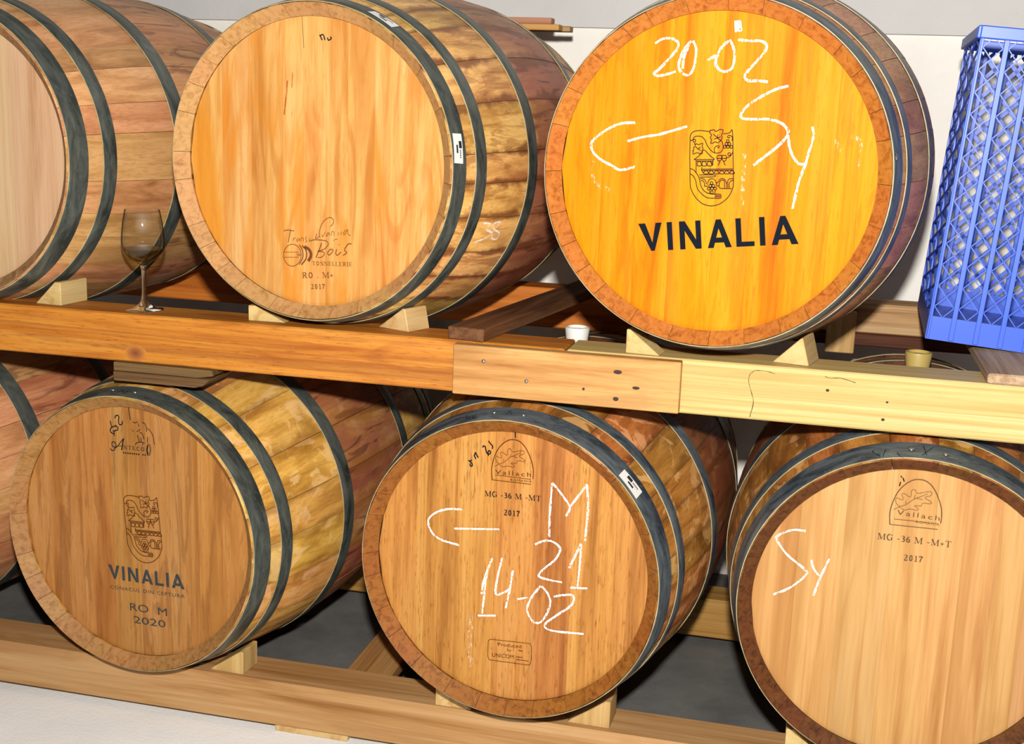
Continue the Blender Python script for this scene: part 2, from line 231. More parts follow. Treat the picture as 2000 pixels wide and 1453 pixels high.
STROKES=[[1,"h","chalk",0.0038,[[-0.1125,0.209],[-0.1,0.2166],[-0.0829,0.2169],[-0.0738,0.2097],[-0.0758,0.1998],[-0.0894,0.1831],[-0.1031,0.1679],[-0.1114,0.161],[-0.1068,0.157],[-0.0922,0.1591],[-0.0753,0.1645]],0],[1,"h","chalk",0.0038,[[-0.0528,0.2142],[-0.0645,0.1976],[-0.0709,0.1769],[-0.0667,0.1647],[-0.056,0.1592],[-0.0479,0.1652],[-0.0438,0.1817],[-0.0435,0.2021],[-0.0494,0.2142]],0],[1,"h","chalk",0.0038,[[-0.0558,0.2076],[-0.063,0.1878],[-0.0636,0.1697]],0],[1,"h","chalk",0.0038,[[-0.0228,0.1838],[-0.0155,0.1889],[-0.0049,0.1932]],0],[1,"h","chalk",0.0038,[[0.0086,0.2153],[-0.003,0.2029],[-0.0101,0.1841],[-0.0059,0.172],[0.0054,0.1665],[0.0175,0.1725],[0.0204,0.1913],[0.0167,0.2074],[0.0102,0.2169]],0],[1,"h","chalk",0.0038,[[0.0243,0.2172],[0.0435,0.2159],[0.0599,0.2162],[0.0702,0.2108],[0.0693,0.2004],[0.0566,0.184],[0.0429,0.1675],[0.0394,0.1593],[0.0457,0.153],[0.0606,0.1534],[0.0771,0.1522]],0],[1,"h","chalk",0.0038,[[0.1104,0.1467],[0.0904,0.1405],[0.0667,0.1275],[0.047,0.113],[0.0379,0.1004],[0.0401,0.093],[0.0569,0.092],[0.0817,0.0929],[0.1027,0.088],[0.1134,0.0786],[0.115,0.068],[0.1015,0.051],[0.0821,0.0336],[0.0641,0.0178]],0],[1,"h","chalk",0.0038,[[0.1158,0.0787],[0.1185,0.0559],[0.1258,0.0365],[0.1375,0.0239],[0.1473,0.0244]],0],[1,"h","chalk",0.0038,[[0.1537,0.0835],[0.1566,0.069],[0.1514,0.0434],[0.1474,0.0227],[0.1403,-0.0008],[0.1359,-0.0267],[0.1327,-0.0495]],0],[1,"h","chalk",0.0038,[[-0.1391,0.0791],[-0.1621,0.077],[-0.1861,0.0667],[-0.2075,0.0503],[-0.2142,0.0397],[-0.2099,0.0269],[-0.1957,0.0146],[-0.1767,0.006],[-0.1606,-0.001],[-0.1358,0.0054]],0],[1,"h","chalk",0.0038,[[-0.1516,0.0476],[-0.1254,0.0555],[-0.0949,0.0618],[-0.0506,0.0763]],0],[1,"h","chalk",0.01,[[0.0213,0.2476],[0.0242,0.23]],0],[1,"h","chalk_faint",0.006,[[-0.2082,0.0114],[-0.211,-0.007],[-0.1999,-0.0274],[-0.1777,-0.0358]],0],[1,"h","chalk_faint",0.006,[[0.1917,0.0648],[0.2021,0.0457]],0],[1,"h","chalk_faint",0.006,[[0.2135,0.0713],[0.2282,0.0663],[0.2329,0.0415],[0.2288,0.0243]],0],[1,"h","chalk_faint",0.006,[[0.0484,0.0362],[0.0484,0.0028],[0.0504,-0.0476]],0],[3,"h","chalk",0.0036,[[-0.0958,0.1003],[-0.1264,0.0971],[-0.1514,0.0856],[-0.1641,0.0696],[-0.1579,0.0491],[-0.1394,0.0354],[-0.0995,0.0289]],0],[3,"h","chalk",0.0036,[[-0.1111,0.0608],[-0.0226,0.0717]],0],[3,"h","chalk",0.0036,[[0.0742,0.07],[0.0734,0.1133],[0.0756,0.1753]],0],[3,"h","chalk",0.0036,[[0.0756,0.1753],[0.0939,0.1553],[0.1103,0.1331],[0.1044,0.1147]],0],[3,"h","chalk",0.0036,[[0.1103,0.1331],[0.1211,0.1491],[0.1407,0.1798]],0],[3,"h","chalk",0.0036,[[0.1407,0.1798],[0.1446,0.1396],[0.1435,0.1034],[0.1421,0.0728]],0],[3,"h","chalk",0.0036,[[0.0479,0.0523],[0.0648,0.0617],[0.0819,0.0622],[0.0961,0.0503],[0.0868,0.0281],[0.067,0.0076],[0.0573,-0.008],[0.0748,-0.0124],[0.1024,-0.0136]],0],[3,"h","chalk",0.0036,[[0.1147,0.0163],[0.1347,0.0663]],0],[3,"h","chalk",0.0036,[[0.1347,0.0663],[0.1346,0.0282],[0.1319,-0.0175]],0],[3,"h","chalk",0.0036,[[0.1184,-0.0212],[0.1504,-0.0181]],0],[3,"h","chalk",0.0036,[[-0.0347,0.0135],[-0.0443,-0.02],[-0.048,-0.0637],[-0.051,-0.1004]],0],[3,"h","chalk",0.0036,[[-0.0361,0.0097],[-0.0499,-0.0352],[-0.0532,-0.0614]],0],[3,"h","chalk",0.0036,[[-0.0595,-0.1059],[-0.0238,-0.1]],0],[3,"h","chalk",0.0036,[[-0.0151,0.0164],[-0.0228,-0.0239],[-0.0253,-0.0565],[-0.0078,-0.0501],[0.0025,-0.0414]],0],[3,"h","chalk",0.0036,[[0.0068,-0.0051],[0.0013,-0.0487],[-0.0046,-0.0819]],0],[3,"h","chalk",0.0036,[[0.0173,-0.0605],[0.0382,-0.0536]],0],[3,"h","chalk",0.0036,[[0.0615,-0.027],[0.0451,-0.0525],[0.0376,-0.0787],[0.0505,-0.1001],[0.0678,-0.0952],[0.0818,-0.0608],[0.076,-0.0404],[0.0635,-0.0267]],0],[3,"h","chalk",0.0036,[[0.088,-0.0441],[0.1054,-0.0383],[0.124,-0.0363],[0.1229,-0.0542],[0.095,-0.08],[0.0735,-0.1014],[0.0859,-0.1116],[0.1479,-0.1082]],0],[3,"h","chalk_faint",0.009,[[-0.074,-0.1041],[-0.0735,-0.1774],[-0.0693,-0.2136]],0],[4,"h","chalk",0.0036,[[-0.18,0.1291],[-0.2028,0.1281],[-0.2266,0.1146],[-0.2277,0.1063],[-0.2085,0.0821],[-0.1755,0.0582],[-0.1733,0.0479],[-0.1974,0.0214],[-0.226,0.0038]],0],[4,"h","chalk",0.0036,[[-0.166,0.0776],[-0.1603,0.0617],[-0.15,0.0496]],0],[4,"h","chalk",0.0036,[[-0.1358,0.0836],[-0.1445,0.0571],[-0.1517,0.0326],[-0.157,0.0116]],0],[3,"h","ink",0.0024,[[-0.0493,0.239],[-0.0452,0.2341],[-0.0408,0.2296],[-0.041,0.2248]],0],[3,"h","ink",0.0024,[[-0.0595,0.2248],[-0.0592,0.2277],[-0.0553,0.2275],[-0.0539,0.2221],[-0.052,0.2165],[-0.0488,0.2138],[-0.0451,0.2153],[-0.0447,0.219],[-0.0477,0.2203],[-0.0493,0.2168],[-0.0484,0.2102]],0],[3,"h","ink",0.0024,[[-0.0738,0.2142],[-0.071,0.2091],[-0.0678,0.2044]],0],[3,"h","ink",0.0024,[[-0.0765,0.2084],[-0.0725,0.2013]],0],[3,"h","ink",0.0024,[[-0.0738,0.2142],[-0.0761,0.2068]],0],[3,"h","ink",0.0024,[[-0.0871,0.1973],[-0.0827,0.1941],[-0.0791,0.1912]],0],[3,"h","ink",0.0024,[[-0.0791,0.1912],[-0.0799,0.1868],[-0.0828,0.187],[-0.084,0.1914]],0],[3,"h","ink",0.0024,[[-0.0853,0.1955],[-0.0802,0.1987]],0],[3,"h","ink",0.0022,[[0.0018,0.2613],[0.0022,0.2505]],0],[3,"s","ink",0.0012,[[0.0395,1.8817],[0.0382,1.8985],[0.0216,1.8843],[0.0155,1.8626],[0.0244,1.8629],[0.0286,1.8825]],0],[3,"s","ink",0.0012,[[0.0346,1.8286],[0.0146,1.8296]],0],[3,"s","ink",0.0012,[[0.0298,1.8456],[0.0163,1.8363]],0],[3,"s","ink",0.0012,[[0.0274,1.6262],[0.0411,1.604]],0],[3,"s","ink",0.0012,[[0.0402,1.623],[0.0275,1.5863]],0],[4,"s","ink",0.0012,[[0.038,1.7939],[0.0386,1.834],[0.0282,1.8459],[0.0157,1.8125],[0.008,1.8189],[0.0169,1.8889]],0],[4,"s","ink",0.0012,[[0.0341,1.7745],[0.0081,1.7935]],0],[4,"s","ink",0.0012,[[0.0202,1.7117],[0.0088,1.6982],[0.0015,1.6792]],0],[4,"s","ink",0.0012,[[0.0493,1.5665],[0.0155,1.5491]],0],[4,"s","ink",0.0012,[[0.0474,1.5128],[0.0138,1.574]],0],[2,"s","ink",0.0014,[[0.0174,1.6556],[0.0256,1.6503],[0.0319,1.6374]],0],[2,"s","ink",0.0014,[[0.0279,1.6349],[0.0158,1.5918],[0.0219,1.589],[0.0277,1.5926]],0],[2,"s","ink",0.0014,[[0.0886,1.7255],[0.0808,1.6873],[0.0923,1.6715]],0],[4,"h","ink",0.002,[[-0.0271,0.2445],[-0.0243,0.2379]],0],[4,"h","ink",0.002,[[-0.0306,0.2476],[-0.029,0.2443]],0],[4,"h","ink",0.002,[[-0.0301,0.2366],[-0.0313,0.2288]],0],[3,"h","brand",0.0011,[[-0.0325,-0.1497],[0.0058,-0.1473],[0.0422,-0.1452],[0.0463,-0.1466],[0.0488,-0.1511],[0.0494,-0.1643],[0.0489,-0.181],[0.0471,-0.1863],[0.0431,-0.1887],[0.0115,-0.1901],[-0.0295,-0.1917],[-0.0345,-0.1899],[-0.0367,-0.1852],[-0.0372,-0.171],[-0.0372,-0.1568],[-0.0358,-0.152],[-0.0325,-0.1497]],0],[3,"h","brand",0.0014,[[0.0195,-0.1762],[0.0329,-0.1755]],0],[3,"h","brand",0.0012,[[0.0197,-0.1816],[0.0444,-0.1809]],0],[3,"h","brand",0.0018,[[0.0235,-0.1622],[0.0316,-0.1632]],0],[3,"h","brand",0.0016,[[-0.0315,-0.1675],[-0.0303,-0.1675]],0],[3,"h","brand",0.0016,[[0.0426,-0.1638],[0.0438,-0.1638]],0],[2,"h","ink",0.0018,[[-0.0075,0.2632],[-0.0058,0.2485],[-0.004,0.235]],0],[2,"h","ink",0.0022,[[-0.0398,0.2341],[-0.0389,0.2388],[-0.0336,0.2416],[-0.0307,0.2384],[-0.0317,0.2311],[-0.0312,0.2246],[-0.0276,0.2224],[-0.023,0.2256],[-0.0235,0.2308]],0],[2,"h","ink",0.0022,[[-0.0513,0.2282],[-0.0501,0.2218],[-0.0488,0.216]],0],[2,"h","ink",0.0022,[[-0.052,0.2104],[-0.0473,0.2155],[-0.0397,0.2184],[-0.0388,0.2211]],0],[2,"h","ink",0.0022,[[-0.0389,0.2185],[-0.0338,0.2165],[-0.0347,0.2111],[-0.04,0.2092],[-0.0461,0.2071]],0],[2,"h","ink",0.0022,[[-0.052,0.2104],[-0.0515,0.2052],[-0.0478,0.203],[-0.0433,0.2022]],0],[2,"h","ink",0.0022,[[-0.0424,0.2076],[-0.0435,0.1975]],0],[2,"h","ink",0.0015,[[0.0232,0.233],[0.0291,0.2317],[0.0326,0.2256],[0.0337,0.2153]],0],[2,"h","ink",0.0015,[[0.0354,0.2227],[0.0419,0.2176],[0.0475,0.2091],[0.0506,0.1913]],0],[2,"h","ink",0.0014,[[0.0011,0.2323],[0.0069,0.2304],[0.0129,0.2337]],0],[2,"h","ink",0.0012,[[0.0143,0.23],[0.0163,0.2237]],0],[2,"h","ink",0.0012,[[-0.0003,0.2152],[0.0033,0.2114]],0],[2,"h","ink",0.0012,[[0.01,0.2131],[0.016,0.2158],[0.0184,0.2194]],0],[2,"h","ink",0.0015,[[0.0174,0.2121],[0.0225,0.2101],[0.0259,0.2026],[0.0268,0.1988]],0],[2,"h","ink",0.0015,[[0.0112,0.2054],[0.014,0.1986],[0.0153,0.1935]],0],[2,"h","ink",0.0014,[[0.02,0.2019],[0.0201,0.1928]],0],[2,"h","ink",0.0016,[[0.0061,0.1852],[0.0084,0.1887],[0.0175,0.1924],[0.0278,0.1911]],0],[2,"h","ink",0.0014,[[0.0233,0.1905],[0.0231,0.1853]],0],[2,"h","ink",0.0012,[[0.0343,0.1893],[0.0395,0.1893],[0.0422,0.1811],[0.0396,0.169],[0.0336,0.1669]],0],[2,"h","ink",0.0032,[[0.035,0.1881],[0.0332,0.1773],[0.0347,0.1683]],0],[2,"h","ink",0.001,[[0.0387,0.1872],[0.0399,0.1782],[0.0374,0.17]],0],[2,"h","ink",0.0014,[[0.0348,0.205],[0.0344,0.1919]],0],[2,"h","ink",0.0018,[[-0.0536,0.1705],[-0.0507,0.1669],[-0.0454,0.1676],[-0.0398,0.1762],[-0.0411,0.1827],[-0.0455,0.1854],[-0.0494,0.1816],[-0.0474,0.1753],[-0.0383,0.1751],[-0.0305,0.184],[-0.0211,0.195]],0],[2,"h","ink",0.0026,[[-0.0211,0.195],[-0.0238,0.1835],[-0.0265,0.1699]],0],[2,"h","ink",0.0012,[[-0.0352,0.1781],[-0.0247,0.1787]],0],[2,"h","ink",0.0018,[[-0.0237,0.1658],[-0.0207,0.1659]],0],[2,"h","ink",0.0012,[[-0.0234,0.1642],[-0.0205,0.1641]],0],[2,"h","ink",0.0018,[[-0.0186,0.1659],[-0.0156,0.166]],0],[2,"h","ink",0.0012,[[-0.0183,0.1644],[-0.0154,0.1642]],0],[2,"h","ink",0.0018,[[-0.0135,0.1661],[-0.0105,0.1662]],0],[2,"h","ink",0.0012,[[-0.0133,0.1645],[-0.0103,0.1644]],0],[2,"h","ink",0.0018,[[-0.0084,0.1663],[-0.0054,0.1664]],0],[2,"h","ink",0.0012,[[-0.0082,0.1647],[-0.0052,0.1645]],0],[2,"h","ink",0.0018,[[-0.0033,0.1664],[-0.0003,0.1665]],0],[2,"h","ink",0.0012,[[-0.0031,0.1649],[-0.0001,0.1647]],0],[2,"h","ink",0.0018,[[0.0017,0.1666],[0.0047,0.1667]],0],[2,"h","ink",0.0012,[[0.002,0.165],[0.005,0.1649]],0],[2,"h","ink",0.0018,[[0.0068,0.1667],[0.0098,0.1668]],0],[2,"h","ink",0.0012,[[0.007,0.1652],[0.01,0.165]],0],[2,"h","ink",0.0018,[[0.0119,0.1669],[0.0148,0.167]],0],[2,"h","ink",0.0012,[[0.0121,0.1653],[0.0151,0.1652]],0],[2,"h","ink",0.0018,[[0.022,0.1672],[0.0249,0.1673]],0],[2,"h","ink",0.0012,[[0.0222,0.1657],[0.0252,0.1655]],0],[2,"h","ink",0.0018,[[0.027,0.1674],[0.03,0.1675]],0],[2,"h","ink",0.0012,[[0.0272,0.1658],[0.0302,0.1657]],0],[0,"h","ink",0.0022,[[0.0114,0.23],[0.0168,0.2207]],0],[0,"h","ink",0.0022,[[0.0114,0.2284],[0.0186,0.2301],[0.0223,0.2208]],0],[0,"h","ink",0.0022,[[0.027,0.2255],[0.0295,0.2209],[0.0349,0.2241],[0.0331,0.2272]],0],[0,"h","crack",0.001,[[-0.0251,0.2623],[-0.0233,0.2435],[-0.0208,0.2059]],0],[0,"h","drip",0.003,[[-0.055,0.1479],[-0.0577,0.1189],[-0.062,0.0864]],0],[0,"h","drip",0.0016,[[-0.0438,0.1642],[-0.0457,0.1353]],0],[0,"h","drip",0.0014,[[-0.0451,0.0968],[-0.0459,0.0838]],0],[0,"h","brand",0.0015,[[-0.0634,-0.128],[-0.0544,-0.1258],[-0.0416,-0.1268]],0],[0,"h","brand",0.0015,[[-0.0491,-0.1257],[-0.0514,-0.1351],[-0.0542,-0.1492]],0],[0,"h","brand",0.001,[[-0.0424,-0.1398],[-0.0447,-0.1466]],0],[0,"h","brand",0.001,[[-0.0439,-0.1425],[-0.0394,-0.1389]],0],[0,"h","brand",0.001,[[-0.0334,-0.1392],[-0.0364,-0.1433],[-0.0349,-0.1459],[-0.0304,-0.1403],[-0.0304,-0.1456]],0],[0,"h","brand",0.001,[[-0.0274,-0.1453],[-0.0259,-0.1386],[-0.0215,-0.1396],[-0.0222,-0.145]],0],[0,"h","brand",0.001,[[-0.0155,-0.1353],[-0.0177,-0.1394],[-0.0147,-0.1431],[-0.0185,-0.1467]],0],[0,"h","brand",0.001,[[-0.0088,-0.1374],[-0.0098,-0.1435]],0],[0,"h","brand",0.00125,[[0.012,-0.1347],[0.0119,-0.1242],[0.0156,-0.1122],[0.0229,-0.1025],[0.0332,-0.0967],[0.0405,-0.1001],[0.0405,-0.1066],[0.0347,-0.1135]],0],[0,"h","brand",0.00125,[[0.0065,-0.1285],[0.0038,-0.1379],[0.0119,-0.1334]],0],[0,"h","brand",0.001,[[0.0171,-0.1291],[0.0189,-0.1336],[0.0237,-0.124]],0],[0,"h","brand",0.001,[[0.0296,-0.125],[0.0259,-0.1298],[0.0277,-0.132],[0.0321,-0.1248],[0.033,-0.1306]],0],[0,"h","brand",0.001,[[0.0365,-0.1304],[0.038,-0.1224],[0.0421,-0.1235],[0.0421,-0.13]],0],[0,"h","brand",0.0008749999999999999,[[0.0407,-0.1393],[0.0451,-0.1363],[0.0502,-0.136]],0],[0,"h","brand",0.0011250000000000001,[[0.0574,-0.1211],[0.0564,-0.1277]],0],[0,"h","brand",0.001,[[0.0509,-0.1294],[0.0516,-0.1228]],0],[0,"h","brand",0.0011250000000000001,[[0.0668,-0.1172],[0.0618,-0.1234],[0.064,-0.1265],[0.0704,-0.1163],[0.0709,-0.1241],[0.0763,-0.1276]],0],[0,"h","brand",0.0015,[[-0.0095,-0.1441],[-0.0006,-0.1406],[0.0142,-0.1398],[0.0275,-0.1415],[0.0297,-0.1479],[0.0216,-0.1564],[0.0083,-0.1613]],0],[0,"h","brand",0.001875,[[0.0164,-0.1449],[0.0113,-0.1584],[0.0046,-0.1735]],0],[0,"h","brand",0.0015,[[0.0083,-0.1613],[0.0202,-0.1618],[0.0216,-0.1669],[0.0157,-0.172],[0.0083,-0.1732]],0],[0,"h","brand",0.0016250000000000001,[[0.0349,-0.1554],[0.029,-0.1624],[0.032,-0.1668],[0.0378,-0.1618],[0.04,-0.1564],[0.0349,-0.1554]],0],[0,"h","brand",0.0017499999999999998,[[0.0481,-0.1545],[0.0459,-0.1625],[0.0496,-0.1655],[0.0569,-0.1591]],0],[0,"h","brand",0.002,[[0.0521,-0.1453],[0.0533,-0.1462]],0],[0,"h","brand",0.0017499999999999998,[[0.0786,-0.1425],[0.0714,-0.1436],[0.0642,-0.1546],[0.0686,-0.1595],[0.0613,-0.1653]],0],[0,"h","brand",0.00125,[[-0.0267,-0.1712],[-0.0274,-0.1766],[-0.0293,-0.1817],[-0.0322,-0.1862],[-0.0361,-0.1898],[-0.0407,-0.1922],[-0.0456,-0.1933],[-0.0505,-0.1929],[-0.055,-0.1912],[-0.0589,-0.1882],[-0.0619,-0.1841],[-0.0638,-0.1793],[-0.0644,-0.174],[-0.0637,-0.1685],[-0.0618,-0.1634],[-0.0588,-0.1589],[-0.0549,-0.1554],[-0.0503,-0.153],[-0.0455,-0.1519],[-0.0406,-0.1523],[-0.0361,-0.154],[-0.0322,-0.157],[-0.0292,-0.1611],[-0.0274,-0.1659],[-0.0267,-0.1712]],0],[0,"h","brand",0.0008749999999999999,[[-0.0636,-0.1682],[-0.032,-0.1658]],0],[0,"h","brand",0.0008749999999999999,[[-0.0637,-0.1779],[-0.032,-0.1756]],0],[0,"h","brand",0.001,[[-0.0365,-0.1699],[-0.0275,-0.1692]],0],[0,"h","brand",0.001,[[-0.035,-0.1724],[-0.0275,-0.1719]],0],[0,"h","brand",0.002,[[-0.0304,-0.1522],[-0.0245,-0.161],[-0.0233,-0.1742],[-0.0305,-0.1894]],0],[0,"h","brand",0.0025,[[-0.0245,-0.1531],[-0.0162,-0.1618],[-0.0163,-0.1764],[-0.026,-0.1891]],0],[0,"h","brand",0.005625,[[-0.02,-0.1541],[-0.0095,-0.16],[-0.0058,-0.1703],[-0.0118,-0.1813]],0],[0,"s","chalk",0.0035,[[0.1349,-0.3171],[0.1594,-0.3241],[0.1533,-0.3582],[0.1796,-0.3831],[0.1609,-0.4175],[0.1304,-0.4407]],0],[0,"s","chalk",0.0035,[[0.1943,-0.3095],[0.1731,-0.3249],[0.1845,-0.3601],[0.2088,-0.3853],[0.2113,-0.421],[0.1891,-0.4193],[0.1838,-0.3717],[0.1992,-0.3155]],0],[1,"s","chalk_faint",0.003,[[0.1303,-0.1467],[0.1708,-0.156],[0.1743,-0.1803],[0.1371,-0.181],[0.1265,-0.2042]],0],[1,"s","chalk_faint",0.003,[[0.1713,-0.1656],[0.1731,-0.2091],[0.1703,-0.2527]],0],[1,"s","chalk_faint",0.003,[[0.1299,-0.2536],[0.157,-0.2366],[0.2022,-0.2565]],0]]
